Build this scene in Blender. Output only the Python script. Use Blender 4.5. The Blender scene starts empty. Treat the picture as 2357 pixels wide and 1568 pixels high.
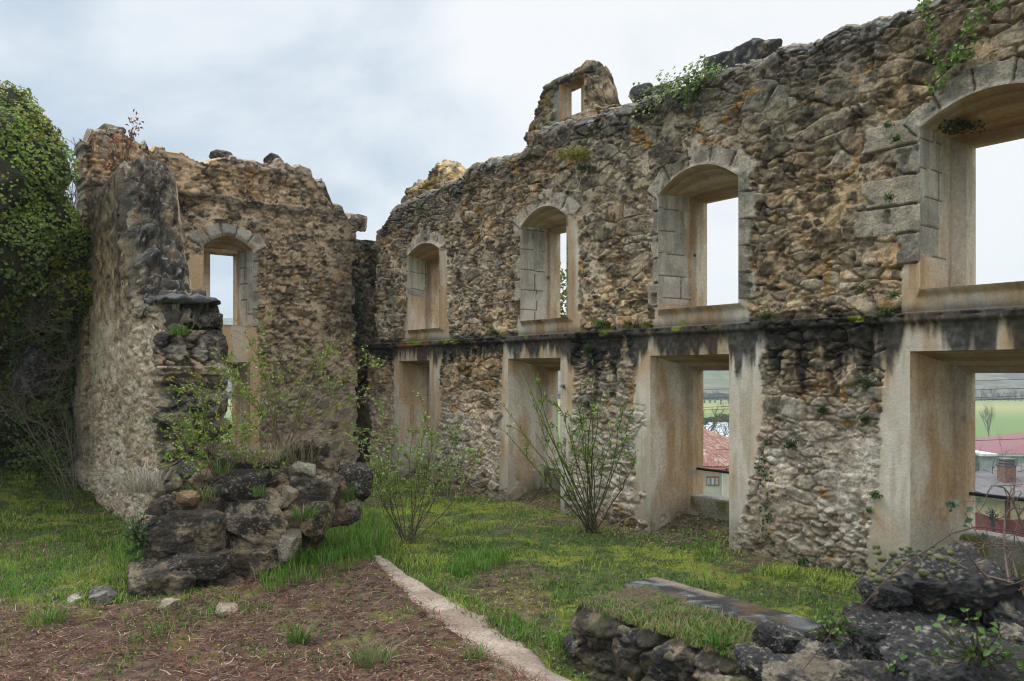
import bpy, math
import numpy as np
from math import radians as R

# ------------------------------------------------------------------ camera, sky, sun, exposure
SC = bpy.context.scene
COL = SC.collection
cam_d = bpy.data.cameras.new("camera")
cam = bpy.data.objects.new("camera", cam_d); COL.objects.link(cam)
cam.location = (0, 0, 2.0); cam.rotation_euler = (R(90), 0, 0)
F = 1800.0                      # focal length in units of a 2357 px wide picture
cam_d.sensor_width = 36.0; cam_d.lens = 36.0 * F / 2357.0
cam_d.shift_y = 71.0 / 2357.0
cam_d.clip_start = 0.05; cam_d.clip_end = 12000
cam_d.dof.use_dof = True; cam_d.dof.focus_distance = 9.5; cam_d.dof.aperture_fstop = 4.5
SC.camera = cam

SUN_EL, SUN_AZ = R(52), R(-62)   # azimuth from +Y towards +X
w = bpy.data.worlds.new("World"); SC.world = w; w.use_nodes = True
nt = w.node_tree; nt.nodes.clear()
def N(t, tree=None, **kw):
    n = (tree or nt).nodes.new(t)
    for k, v in kw.items(): setattr(n, k, v)
    return n
def L(a, b, tree=None): (tree or nt).links.new(a, b)
out = N('ShaderNodeOutputWorld'); bg = N('ShaderNodeBackground'); bg.inputs[1].default_value = 0.1
sky = N('ShaderNodeTexSky', sky_type='NISHITA'); sky.sun_disc = False
sky.sun_elevation = SUN_EL; sky.sun_rotation = SUN_AZ
tc = N('ShaderNodeTexCoord')
mp = N('ShaderNodeMapping'); mp.inputs['Scale'].default_value = (1.0, 1.0, 1.7); mp.inputs['Location'].default_value = (3.1, 0.4, 1.3)
L(tc.outputs['Generated'], mp.inputs['Vector'])
n1 = N('ShaderNodeTexNoise'); n1.inputs['Scale'].default_value = 2.3; n1.inputs['Detail'].default_value = 7; n1.inputs['Roughness'].default_value = 0.55
n1.inputs['Distortion'].default_value = 0.3
L(mp.outputs[0], n1.inputs['Vector'])
# cloud brightness: greyer to the left of the view, brighter to the right
sep = N('ShaderNodeSeparateXYZ'); L(tc.outputs['Generated'], sep.inputs[0])
m1 = N('ShaderNodeMath', operation='MULTIPLY_ADD'); L(sep.outputs[0], m1.inputs[0]); m1.inputs[1].default_value = 0.30; L(n1.outputs[0], m1.inputs[2])
cr = N('ShaderNodeValToRGB'); L(m1.outputs[0], cr.inputs[0])
e = cr.color_ramp.elements
e[0].position = 0.29; e[0].color = (0.52, 0.63, 0.76, 1)
e[1].position = 0.57; e[1].color = (1.0, 1.015, 1.03, 1)
e2 = cr.color_ramp.elements.new(0.44); e2.color = (0.84, 0.90, 0.95, 1)
sc_ = N('ShaderNodeVectorMath', operation='SCALE'); sc_.inputs['Scale'].default_value = 8.6; L(cr.outputs[0], sc_.inputs[0])
# an overcast sky is brighter overhead than near the horizon
el = N('ShaderNodeMapRange', interpolation_type='SMOOTHSTEP'); el.inputs[1].default_value = .42; el.inputs[2].default_value = .95; el.inputs[3].default_value = 8.3; el.inputs[4].default_value = 22.0
L(sep.outputs[2], el.inputs[0]); L(el.outputs[0], sc_.inputs['Scale'])
mx = N('ShaderNodeMix', data_type='RGBA'); mx.inputs['Factor'].default_value = 0.93
L(sky.outputs[0], mx.inputs[6]); L(sc_.outputs[0], mx.inputs[7])
L(mx.outputs[2], bg.inputs[0]); L(bg.outputs[0], out.inputs[0])

sd = bpy.data.lights.new("sun", 'SUN'); so = bpy.data.objects.new("sun", sd); COL.objects.link(so)
sd.energy = 1.5; sd.angle = R(22); sd.color = (1.0, 0.95, 0.88)
so.rotation_euler = (R(90) - SUN_EL, 0, -SUN_AZ + R(180))
SC.view_settings.view_transform = 'Standard'; SC.view_settings.look = 'None'
SC.view_settings.exposure = 0.25; SC.view_settings.gamma = 1.0
SC.render.engine = 'CYCLES'; SC.cycles.use_denoising = True; SC.cycles.filter_width = 1.1; SC.cycles.use_adaptive_sampling = False
SC.cycles.max_bounces = 6; SC.cycles.diffuse_bounces = 3; SC.cycles.transparent_max_bounces = 6
SC.cycles.volume_bounces = 1
rng = np.random.default_rng(7)

# ------------------------------------------------------------------ numpy noise
def _h(ix, iy, iz, seed):
    n = (ix.astype(np.int64) * 374761393 + iy.astype(np.int64) * 668265263 + iz.astype(np.int64) * 2147483647 + seed * 974634777) & 0xffffffff
    n = ((n ^ (n >> 13)) * 1274126177) & 0xffffffff
    n = ((n ^ (n >> 16)) * 2246822519) & 0xffffffff
    return ((n ^ (n >> 15)) & 0xffffff) / float(0x1000000)
def vn(x, y, z=0.0, seed=0):
    x, y, z = np.broadcast_arrays(np.asarray(x, float), np.asarray(y, float), np.asarray(z, float))
    fx, fy, fz = np.floor(x), np.floor(y), np.floor(z)
    ax, ay, az = x - fx, y - fy, z - fz
    ax, ay, az = [t * t * (3 - 2 * t) for t in (ax, ay, az)]
    r = 0
    for i in (0, 1):
        wx = ax if i else 1 - ax
        for j in (0, 1):
            wy = ay if j else 1 - ay
            for k in (0, 1):
                wz = az if k else 1 - az
                r = r + wx * wy * wz * _h(fx + i, fy + j, fz + k, seed)
    return r
def fbm(x, y, z=0.0, o=4, seed=0, g=0.5):
    a, s, t = 1.0, 0.0, 0.0
    for k in range(o):
        s = s + a * vn(x * 2**k, y * 2**k, np.asarray(z) * 2**k, seed + 11 * k); t += a; a *= g
    return s / t
def ss(a, b, x):
    t = np.clip((x - a) / (b - a), 0, 1); return t * t * (3 - 2 * t)
def vor(u, v, seed):
    fu, fv = np.floor(u), np.floor(v)
    F1 = np.full(u.shape, 9.0); F2 = np.full(u.shape, 9.0); idd = np.zeros(u.shape); dx = np.zeros(u.shape); dy = np.zeros(u.shape)
    for i in (-1, 0, 1):
        for j in (-1, 0, 1):
            cx = fu + i; cy = fv + j
            px = cx + .08 + .84 * _h(cx, cy, cx * 0, seed); py = cy + .12 + .76 * _h(cx, cy, cx * 0, seed + 1)
            ddx, ddy = u - px, v - py
            d = np.sqrt(ddx**2 + ddy**2)
            n = d < F1
            F2 = np.where(n, F1, np.minimum(F2, d)); F1 = np.where(n, d, F1)
            idd = np.where(n, _h(cx, cy, cx * 0, seed + 2), idd); dx = np.where(n, ddx, dx); dy = np.where(n, ddy, dy)
    return F1, F2, idd, dx, dy
WARM = np.array([1.08, 1.035, .945])
def mixc(a, b, t):
    t = np.asarray(t)[..., None]; return a * (1 - t) + b * t
C = lambda *a: np.array(a, float)

# stone courses of a rubble wall: height, colour
def rubble(u, v, seed=0, size=1.0, mortar=0.5, amp=1.0):
    wu = u + .09 * (fbm(u * 3, v * 3, 0, 3, seed + 5) - .5); wv = v + .07 * (fbm(u * 3, v * 3, 5, 3, seed + 6) - .5)
    bu, bv = .31 * size, .185 * size
    A = vor(wu / bu, wv / bv, seed); B = vor(wu / (bu * .5), wv / (bv * .52), seed + 20); D = vor(wu / (bu * .26), wv / (bv * .28), seed + 40)
    eA = (A[1] - A[0]) * .5 * bv * 1.2; eB = (B[1] - B[0]) * .5 * bv * .6; eD = (D[1] - D[0]) * .5 * bv * .33
    big = A[2] < .38; mid = (~big) & (B[2] < .72)
    e = np.where(big, eA, np.where(mid, np.minimum(eB, eA + .012), np.minimum(np.minimum(eD, eB + .008), eA + .012)))
    idd = np.where(big, A[2] / .38, np.where(mid, B[2] / .72, D[2]))
    idd = (idd * 7.13 + np.where(big, .0, np.where(mid, .3, .6))) % 1.0
    tx = np.where(big, A[3] * bu, np.where(mid, B[3] * bu * .5, D[3] * bu * .26)); ty = np.where(big, A[4] * bv, np.where(mid, B[4] * bv * .5, D[4] * bv * .28))
    id2 = (idd * 13.7) % 1; id3 = (idd * 29.3) % 1
    pr = (.024 + .036 * id2) * np.where(big, 1.1, np.where(mid, .95, .65))
    rough = fbm(u * 18, v * 18, 0, 4, seed + 7, .65) - .5
    rg = 1 - np.abs(2 * fbm(u * 7 + idd * 40, v * 9, idd * 9, 3, seed + 13, .55) - 1)
    h = pr * ss(0, .020, e)**.55 + tx * (id3 - .5) * .34 + ty * (.10 + (id2 - .5) * .36) + rough * .045 + (rg - .8) * .030
    ml = .016 + .045 * (fbm(u * 1.7, v * 1.7, 3, 3, seed + 8) - .5 + (mortar - .5)) + .018 * (fbm(u * 22, v * 22, 0, 3, seed + 9) - .5)
    m = ss(-.003, .006, ml - h)
    hh = np.maximum(h, ml) * amp
    hh = hh - .085 * ss(.014, .0, e) * (1 - .6 * m) * ss(.32, .48, fbm(u * 2.6, v * 2.6, 4, 3, seed + 14))
    shade = fbm(u * 9, v * 9, 1, 4, seed + 10, .6)
    c = mixc(C(.15, .125, .092), C(.54, .45, .33), id3**1.2)
    c = mixc(c, C(.40, .37, .32), (id2 > .76) * .8)
    c = mixc(c, C(.48, .33, .21), (idd > .86) * .55)
    c = mixc(c, C(.050, .043, .035), ss(.48, .64, shade) * .85)
    c = mixc(c, C(.56, .51, .43), ss(.36, .20, shade) * .7)
    mc = mixc(C(.64, .51, .35), C(.44, .34, .23), ss(.35, .7, fbm(u * 5, v * 5, 9, 3, seed + 12)))
    c = mixc(c * WARM, mc, m)
    return hh, c, m

# ------------------------------------------------------------------ mesh + material helpers
def mk(name, V, faces, mat, parent=None, col=None, smooth=True):
    V = np.asarray(V, np.float32).reshape(-1, 3)
    me = bpy.data.meshes.new(name)
    faces = [np.asarray(f, np.int32) for f in (faces if isinstance(faces, list) else [faces]) if len(f)]
    loops = np.concatenate([f.ravel() for f in faces]); tot = np.concatenate([np.full(len(f), f.shape[1], np.int32) for f in faces])
    st = np.concatenate([[0], np.cumsum(tot)[:-1]]).astype(np.int32)
    me.vertices.add(len(V)); me.vertices.foreach_set('co', V.ravel())
    me.loops.add(len(loops)); me.loops.foreach_set('vertex_index', loops)
    me.polygons.add(len(tot)); me.polygons.foreach_set('loop_start', st); me.polygons.foreach_set('loop_total', tot)
    me.polygons.foreach_set('use_smooth', np.full(len(tot), smooth))
    if col is not None:
        a = me.color_attributes.new('col', 'FLOAT_COLOR', 'POINT')
        cx_ = np.asarray(col).reshape(len(V), -1); c4 = np.ones((len(V), 4), np.float32); c4[:, :3] = np.clip(cx_[:, :3], 0.002, .9)
        if cx_.shape[1] == 4: c4[:, 3] = cx_[:, 3]
        a.data.foreach_set('color', c4.ravel())
    me.update(); me.validate()
    if mat: me.materials.append(mat)
    o = bpy.data.objects.new(name, me); COL.objects.link(o)
    if parent: o.parent = parent
    return o
def tag(o, label=None, cat=None, group=None, kind=None):
    for k, x in (('label', label), ('category', cat), ('group', group), ('kind', kind)):
        if x: o[k] = x
    return o
def empty(name, loc, label=None, cat=None, group=None):
    o = bpy.data.objects.new(name, None); COL.objects.link(o); o.empty_display_size = .2; o.location = loc
    return tag(o, label, cat, group)
def grid_faces(nu, nv, keep=None, flip=False):
    i, j = np.meshgrid(np.arange(nu - 1), np.arange(nv - 1), indexing='ij')
    a = i * nv + j
    f = np.stack([a, a + nv, a + nv + 1, a + 1], -1)
    if flip: f = f[..., ::-1]
    f = f.reshape(-1, 4)
    return f if keep is None else f[keep.ravel()]

def mat_attr(name, rough=.9, var=.25, nscale=30, bump=.4, bscale=60, bdist=.01, trans=0, spec=.3):
    m = bpy.data.materials.new(name); m.use_nodes = True; t = m.node_tree
    b = t.nodes['Principled BSDF']; b.inputs['Roughness'].default_value = rough
    b.inputs['Specular IOR Level'].default_value = spec
    at = N('ShaderNodeAttribute', t, attribute_name='col')
    tcx = N('ShaderNodeTexCoord', t)
    no = N('ShaderNodeTexNoise', t); no.inputs['Scale'].default_value = nscale; no.inputs['Detail'].default_value = 5; no.inputs['Roughness'].default_value = .65
    L(tcx.outputs['Object'], no.inputs['Vector'], t)
    mr = N('ShaderNodeMapRange', t); mr.inputs[1].default_value = .25; mr.inputs[2].default_value = .75; mr.inputs[3].default_value = 1 - var; mr.inputs[4].default_value = 1 + var
    mm = N('ShaderNodeMath', t, operation='SUBTRACT'); L(no.outputs[0], mm.inputs[0], t); mm.inputs[1].default_value = .5
    mq = N('ShaderNodeMath', t, operation='MULTIPLY_ADD'); L(mm.outputs[0], mq.inputs[0], t); L(at.outputs['Alpha'], mq.inputs[1], t); mq.inputs[2].default_value = .5
    L(mq.outputs[0], mr.inputs[0], t)
    vm = N('ShaderNodeVectorMath', t, operation='SCALE'); L(at.outputs['Color'], vm.inputs[0], t); L(mr.outputs[0], vm.inputs['Scale'], t)
    L(vm.outputs[0], b.inputs['Base Color'], t)
    if bump:
        nb = N('ShaderNodeTexNoise', t); nb.inputs['Scale'].default_value = bscale; nb.inputs['Detail'].default_value = 6; nb.inputs['Roughness'].default_value = .7
        L(tcx.outputs['Object'], nb.inputs['Vector'], t)
        bp = N('ShaderNodeBump', t); bp.inputs['Distance'].default_value = bdist
        mb = N('ShaderNodeMath', t, operation='MULTIPLY'); mb.inputs[1].default_value = bump; L(at.outputs['Alpha'], mb.inputs[0], t); L(mb.outputs[0], bp.inputs['Strength'], t)
        L(nb.outputs[0], bp.inputs['Height'], t); L(bp.outputs[0], b.inputs['Normal'], t)
    if trans:
        mo = t.nodes['Material Output']; tr = N('ShaderNodeBsdfTranslucent', t); L(vm.outputs[0], tr.inputs[0], t)
        ms = N('ShaderNodeMixShader', t); ms.inputs[0].default_value = trans
        L(b.outputs[0], ms.inputs[1], t); L(tr.outputs[0], ms.inputs[2], t); L(ms.outputs[0], mo.inputs[0], t)
    return m
def mat_plain(name, c, rough=.6, metal=0, var=.1, nscale=8, bump=0, alpha=None):
    m = bpy.data.materials.new(name); m.use_nodes = True; t = m.node_tree
    b = t.nodes['Principled BSDF']; b.inputs['Roughness'].default_value = rough; b.inputs['Metallic'].default_value = metal
    tcx = N('ShaderNodeTexCoord', t); no = N('ShaderNodeTexNoise', t); no.inputs['Scale'].default_value = nscale; no.inputs['Detail'].default_value = 4
    L(tcx.outputs['Object'], no.inputs['Vector'], t)
    mr = N('ShaderNodeMapRange', t); mr.inputs[1].default_value = .3; mr.inputs[2].default_value = .7; mr.inputs[3].default_value = 1 - var; mr.inputs[4].default_value = 1 + var
    L(no.outputs[0], mr.inputs[0], t)
    vm = N('ShaderNodeVectorMath', t, operation='SCALE'); vm.inputs[0].default_value = c; L(mr.outputs[0], vm.inputs['Scale'], t)
    L(vm.outputs[0], b.inputs['Base Color'], t)
    if bump:
        bp = N('ShaderNodeBump', t); bp.inputs['Strength'].default_value = bump; bp.inputs['Distance'].default_value = .02
        L(no.outputs[0], bp.inputs['Height'], t); L(bp.outputs[0], b.inputs['Normal'], t)
    return m
M_wall = mat_attr('rubble_masonry', .92, .50, 42, 1.0, 55, .022)
M_plaster = mat_attr('lime_plaster', .93, .26, 30, 1.0, 60, .012)
M_ground = mat_attr('soil_and_moss', .95, .45, 28, .9, 34, .03)
M_leaf = mat_attr('leaf', .45, .15, 20, 0, trans=.22, spec=.4)
M_blade = mat_attr('grass_blade', .55, .1, 20, 0, trans=.25)
M_twig = mat_attr('dry_stalk', .85, .2, 60, 0)
M_iron = mat_plain('black_iron', (.02, .02, .022), .45, .3)

# picture position -> world, on the ground height z, or at depth Y
def pg(px, py, z=0.05):
    Y = (2 - z) * F / (py - 855.); return np.array([(px - 1178.5) / F * Y, Y, z])
def pa(px, py, Y): return np.array([(px - 1178.5) / F * Y, Y, 2 + (855. - py) / F * Y])

DU = np.array([.6108, -.7918, 0]); DN = np.array([.7918, .6108, 0]); ZZ = np.array([0, 0, 1.])
OM = np.array([1.61, 9.6, 0])
def mu(px, t=0.0):               # distance along the long wall for a picture column
    k = (px - 1178.5) / F
    return (9.6 * k - 1.61 + t * (.6108 * k - .7918)) / (.6108 + .7918 * k)
def mv(px, py, t=0.0):
    u = mu(px, t); Y = 9.6 - .7918 * u + .6108 * t; return 2 + (855. - py) / F * Y
E2 = DN; D2 = -DU; O2 = np.array([-2.67, 15.1, 0])
def wu2(px, t=0.0):
    k = (px - 1178.5) / F
    return (k * (15.1 + .7918 * t) + 2.67 + .6108 * t) / (.7918 - .6108 * k)
def wv2(px, py, t=0.0):
    u = wu2(px, t); Y = 15.1 + .6108 * u + .7918 * t; return 2 + (855. - py) / F * Y

# ------------------------------------------------------------------ walls
def lines(a, b, marks, step):
    m = sorted(set([round(x, 5) for x in marks if a < x < b] + [a, b])); o = [m[0]]
    for p, q in zip(m[:-1], m[1:]):
        k = max(1, int(round((q - p) / step))); o += list(np.linspace(p, q, k + 1)[1:])
    return np.array(o)
def build_wall(name, parent, O, dU, dN, u0, u1, v0, vm, T, thick, ops, field, step, vt0, EL=None, ER=None, mat=None, marks_v=(), marks_u=(), field_side=None, top_amp=1.3):
    mat = mat or M_wall
    fs = field_side or (lambda u, v, s: field(u, v))
    verts, faces, cols, n0 = [], [], [], 0
    reveals = []
    def add(P, c, f):
        nonlocal n0
        verts.append(P.reshape(-1, 3)); cols.append(c.reshape(-1, 3) if c.shape[-1] == 3 else c.reshape(-1, 4)); faces.append(f + n0); n0 += P.reshape(-1, 3).shape[0]
    def warp(UU, VV, arch):
        VV = VV.copy(); UU = UU.copy()
        if arch:
            for o in ops:
                if o.get('rise'):
                    c, hw = (o['u0'] + o['u1']) / 2, (o['u1'] - o['u0']) / 2
                    d = np.clip(1 - ((UU - c) / hw)**2, 0, 1) * o['rise']; Lh = o.get('L', .9)
                    dec = np.where(VV >= o['v1'] - 1e-6, np.clip(1 - (VV - o['v1']) / Lh, 0, 1), 0); VV = VV + d * dec
        Tu = T(UU)
        VV = np.where(VV > vt0, vt0 + (VV - vt0) * (Tu - vt0) / (vm - vt0), VV)
        if EL is not None: UU = UU + EL(VV) * np.clip(1 - (UU - u0) / .5, 0, 1)
        if ER is not None: UU = UU + ER(VV) * np.clip(1 - (u1 - UU) / .5, 0, 1)
        return UU, VV, Tu
    U = lines(u0, u1, [o[k] for o in ops for k in ('u0', 'u1')] + list(marks_u), step)
    V = lines(v0, vm, [o[k] for o in ops for k in ('v0', 'v1')] + list(marks_v) + [vt0], step)
    G0, G1 = np.meshgrid(U, V, indexing='ij'); UU, VV, Tu = warp(G0, G1, True)
    h, c = field(UU, VV)
    for o in ops:
        dd = np.maximum(np.maximum(o['u0'] - G0, G0 - o['u1']), np.maximum(o['v0'] - G1, G1 - o['v1']))
        k = ss(.07, .0, dd); h = h * (1 - k) + k * o.get('h', .02)
    h = h - .10 * ss(.16, 0, Tu - VV)**2
    P = O + UU[..., None] * dU + VV[..., None] * ZZ - h[..., None] * dN
    ci, cj = (U[:-1] + U[1:]) / 2, (V[:-1] + V[1:]) / 2
    keep = np.ones((len(U) - 1, len(V) - 1), bool)
    for o in ops:
        keep &= ~((ci[:, None] > o['u0']) & (ci[:, None] < o['u1']) & (cj[None] > o['v0']) & (cj[None] < o['v1']))
        i0, i1 = np.searchsorted(U, o['u0'] - 1e-4), np.searchsorted(U, o['u1'] - 1e-4)
        j0, j1 = np.searchsorted(V, o['v0'] - 1e-4), np.searchsorted(V, o['v1'] - 1e-4)
        sides = [P[i0, j0:j1 + 1], P[i0:i1 + 1, j1][1:], P[i1, j0:j1 + 1][::-1][1:], P[i0:i1 + 1, j0][::-1][1:]]
        fr = [np.linspace(0, 1, j1 - j0 + 1), np.linspace(0, 1, i1 - i0 + 1)[1:], np.linspace(0, 1, j1 - j0 + 1)[1:], np.linspace(0, 1, i1 - i0 + 1)[1:]]
        reveals.append((o, sides, fr))
    add(P, c, grid_faces(len(U), len(V), keep))
    # back face, coarser, with the outer openings
    bs = max(step * 2.5, .04)
    Ub = lines(u0, u1, [o[k] for o in ops for k in ('b0', 'b1')], bs); Vb = lines(v0, vm, [o[k] for o in ops for k in ('c0', 'c1')] + [vt0], bs)
    H0, H1 = np.meshgrid(Ub, Vb, indexing='ij'); UB, VB, TB = warp(H0, H1, False)
    hb, cb = fs(UB + 37.7, VB, 'back')
    for o in ops:
        dd = np.maximum(np.maximum(o['b0'] - H0, H0 - o['b1']), np.maximum(o['c0'] - H1, H1 - o['c1'])); hb = hb * ss(0, .1, dd)
    edge = ss(0, .12, TB - VB) * ss(0, .1, H0 - u0) * ss(0, .1, u1 - H0)
    PB = O + UB[..., None] * dU + VB[..., None] * ZZ + (thick + hb * edge)[..., None] * dN
    ci, cj = (Ub[:-1] + Ub[1:]) / 2, (Vb[:-1] + Vb[1:]) / 2
    keep = np.ones((len(Ub) - 1, len(Vb) - 1), bool)
    for o in ops: keep &= ~((ci[:, None] > o['b0']) & (ci[:, None] < o['b1']) & (cj[None] > o['c0']) & (cj[None] < o['c1']))
    add(PB, cb, grid_faces(len(Ub), len(Vb), keep, True))
    # top
    K = max(4, int(thick / max(step, .02)))
    def strip(A, B, coordA, dirn, side, flip, amp=1.3):
        t = np.linspace(0, 1, K + 1)[None, :]
        Q = A[:, None] * (1 - t[..., None]) + B[:, None] * t[..., None]
        hh, cc = fs(coordA[:, None] + 0 * t, t * thick + 0 * coordA[:, None], side)
        win = (np.sin(np.pi * t))**.5
        Q = Q + (hh * amp * win + .03 * win)[..., None] * dirn
        add(Q, cc, grid_faces(Q.shape[0], K + 1, None, flip))
    bt = O + UU[:, -1:, None][:, 0] * dU + Tu[:, -1][:, None] * ZZ + thick * dN
    al = np.concatenate([[0], np.cumsum(np.linalg.norm(np.diff(bt, axis=0), axis=1))]) + U[0]
    tg = np.gradient(bt, axis=0); tu, tz = tg @ dU, tg[:, 2]; q_ = np.hypot(tu, tz) + 1e-9
    for _ in range(12): tu = np.convolve(np.pad(tu / q_, 4, 'edge'), np.ones(9) / 9, 'valid'); tz = np.convolve(np.pad(tz / q_, 4, 'edge'), np.ones(9) / 9, 'valid'); q_ = np.hypot(tu, tz) + 1e-9
    nrm_ = (-tz / q_)[:, None] * dU + (tu / q_)[:, None] * ZZ
    strip(P[:, -1], bt, al, nrm_[:, None, :], 'top', False, top_amp)
    for idx, fn, sg in ((0, EL, -1), (-1, ER, 1)):
        be = O + UU[idx][:, None] * dU + VV[idx][:, None] * ZZ + thick * dN
        strip(P[idx], be, VV[idx], sg * dU, 'end', idx == 0, 1.3 if idx else .3)
    cols = [x if x.shape[1] == 4 else np.concatenate([x, np.ones((len(x), 1))], 1) for x in cols]
    ob = mk(name, np.concatenate(verts), faces, mat, parent, np.concatenate(cols))
    for o, sides, fr in reveals: build_reveal(o, sides, fr, O, dU, dN, thick, parent)
    return ob
def plaster_col(p, seed=0, warm=.5):
    x, y, z = p[..., 0], p[..., 1], p[..., 2]
    a = fbm(x * 1.9, y * 1.9, z * .9, 4, seed + 60); b = fbm(x * 7, y * 7, z * 2.2, 4, seed + 61)
    c = mixc(C(.55, .39, .235), C(.68, .605, .49), ss(.44, .60, a + (.5 - warm) * .4)); c = mixc(c, C(.62, .56, .46), ss(.54, .60, fbm(x * 4, y * 4, z * 1.1, 4, seed + 64)) * .6)
    c = mixc(c, C(.46, .30, .155), ss(.55, .75, b) * .55)
    return c
def build_reveal(o, sides, fr, O, dU, dN, thick, parent):
    def rect(a0, a1, c0, c1, d):
        pts = []
        for s, t in enumerate(fr):
            if s == 0: uu, vv = np.full_like(t, a0), c0 + (c1 - c0) * t
            elif s == 1: uu, vv = a0 + (a1 - a0) * t, np.full_like(t, c1)
            elif s == 2: uu, vv = np.full_like(t, a1), c1 + (c0 - c1) * t
            else: uu, vv = a1 + (a0 - a1) * t, np.full_like(t, c0)
            pts.append(O + uu[:, None] * dU + vv[:, None] * ZZ + d * dN)
        return np.concatenate(pts)
    d1 = o.get('d1', .5)
    R0 = np.concatenate(sides); R1 = rect(o['a0'], o['a1'], o.get('q0', o['c0']), o['q1'], d1)
    R2 = rect(o['b0'], o['b1'], o['c0'], o['c1'], d1 + .004); R3 = rect(o['b0'], o['b1'], o['c0'], o['c1'], thick)
    K = 30
    rings = [R0 * (1 - k / K) + R1 * (k / K) for k in range(K + 1)] + [R1 * (1 - k / 3) + R2 * (k / 3) for k in (1, 2, 3)] + [R2 * (1 - k / 8) + R3 * (k / 8) for k in range(1, 9)]
    P = np.stack(rings, 0)          # rings x n
    dep = np.concatenate([np.linspace(0, d1, K + 1), [d1] * 3, np.linspace(d1, thick, 9)[1:]])[:, None] + 0 * P[..., 0]
    v = P[..., 2]
    c = plaster_col(P, o.get('seed', 0), o.get('warm', .5))
    n = P.shape[1]; side = np.concatenate([np.full(len(f), s) for s, f in enumerate(fr)])[None] + 0 * P[..., 0]
    disp = .008 * (fbm(P[..., 0] * 6, P[..., 1] * 6, v * 6, 3, 5) - .5)
    if o.get('blk'):                # dressed stones in the jamb above a height, joints between
        lo, hd = o['blk']; hs = o.get('bh', .30); vq = v + .035 * (fbm(dep * 2, v * 1.5, side, 3, 62) - .5); row = np.floor(vq / hs + .3); rr = _h(row, row * 0, row * 0, 9 + o.get('seed', 0))
        lim = hd * (.75 + .5 * rr) + .05 * (fbm(v * 9, dep * 4, 1, 3, 63) - .5); inb = (side == 0) | ((side == 2)) 
        mk_ = (dep < lim) & inb & (v > lo + .1 * (vn(dep * 6, v * 0, 0, 3) - .5)) & (dep < d1)
        fy = (vq / hs + .3) % 1; joint = np.minimum(fy, 1 - fy) * hs < .005
        vj = np.abs(dep - lim * (.35 + .4 * rr)) < .007
        bc = mixc(C(.56, .52, .45), C(.40, .385, .35), ss(.4, .65, fbm(dep * 5, v * 5, rr * 9, 4, 71)) * .9) * (.8 + .35 * rr)[..., None]
        c = np.where(mk_[..., None], bc, c); jm = mk_ & (joint | (vj & (rr > .4))); c = np.where(jm[..., None], C(.15, .12, .09), c)
        disp = disp + np.where(jm, -.012, 0) + np.where(mk_, .006, 0)
    # water stain and damp
    vt, vb = v.max(), v.min()
    c = mixc(c, c * C(.72, .66, .58), ss(.50, .66, fbm(dep * 14 + side * 7, v * 2.4, 3, 5, 76, .65)) * .6)
    st = ss(.48, .70, fbm(dep * 9 + side * 3, v * .5 + side, 0, 4, 77)) * ss(vt - 1.3, vt, v)
    c = mixc(c, c * C(.45, .42, .40), st * .6)
    if o.get('low'):
        dm = ss(.75, .1, v + .5 * (fbm(dep * 4, v * 3, 2, 3, 78) - .5)); c = mixc(c, C(.30, .275, .22), dm * .75)
        c = mixc(c, C(.13, .12, .05), ss(.45, .05, v) * ss(.45, .7, fbm(dep * 7, v * 7, 3, 3, 79)) * .8)
        gone = ss(.52, .56, fbm(dep * 3 + 4, v * 2.2, 1, 4, 80 + o.get('seed', 0))) * ss(1.0, .3, v)
        c = mixc(c, C(.44, .41, .35), gone * .8); disp = disp - gone * .018
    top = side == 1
    c = mixc(c, c * C(.62, .52, .42), (top * .6))  # underside of the head tinted darker and browner than the jambs
    nrm = np.where((side == 0)[..., None], dU, np.where((side == 2)[..., None], -dU, np.where(top[..., None], -ZZ, ZZ)))
    wgt = np.sin(np.clip(dep / d1, 0, 1) * np.pi)**.4 * (dep < d1)
    P = P + (disp * wgt)[..., None] * nrm
    nr = P.shape[0]; i, j = np.meshgrid(np.arange(nr - 1), np.arange(n - 1), indexing='ij')
    a = i * n + j; f = np.stack([a, a + 1, a + n + 1, a + n], -1).reshape(-1, 4)
    # close the loop
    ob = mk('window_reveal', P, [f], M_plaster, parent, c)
    return ob
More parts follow.
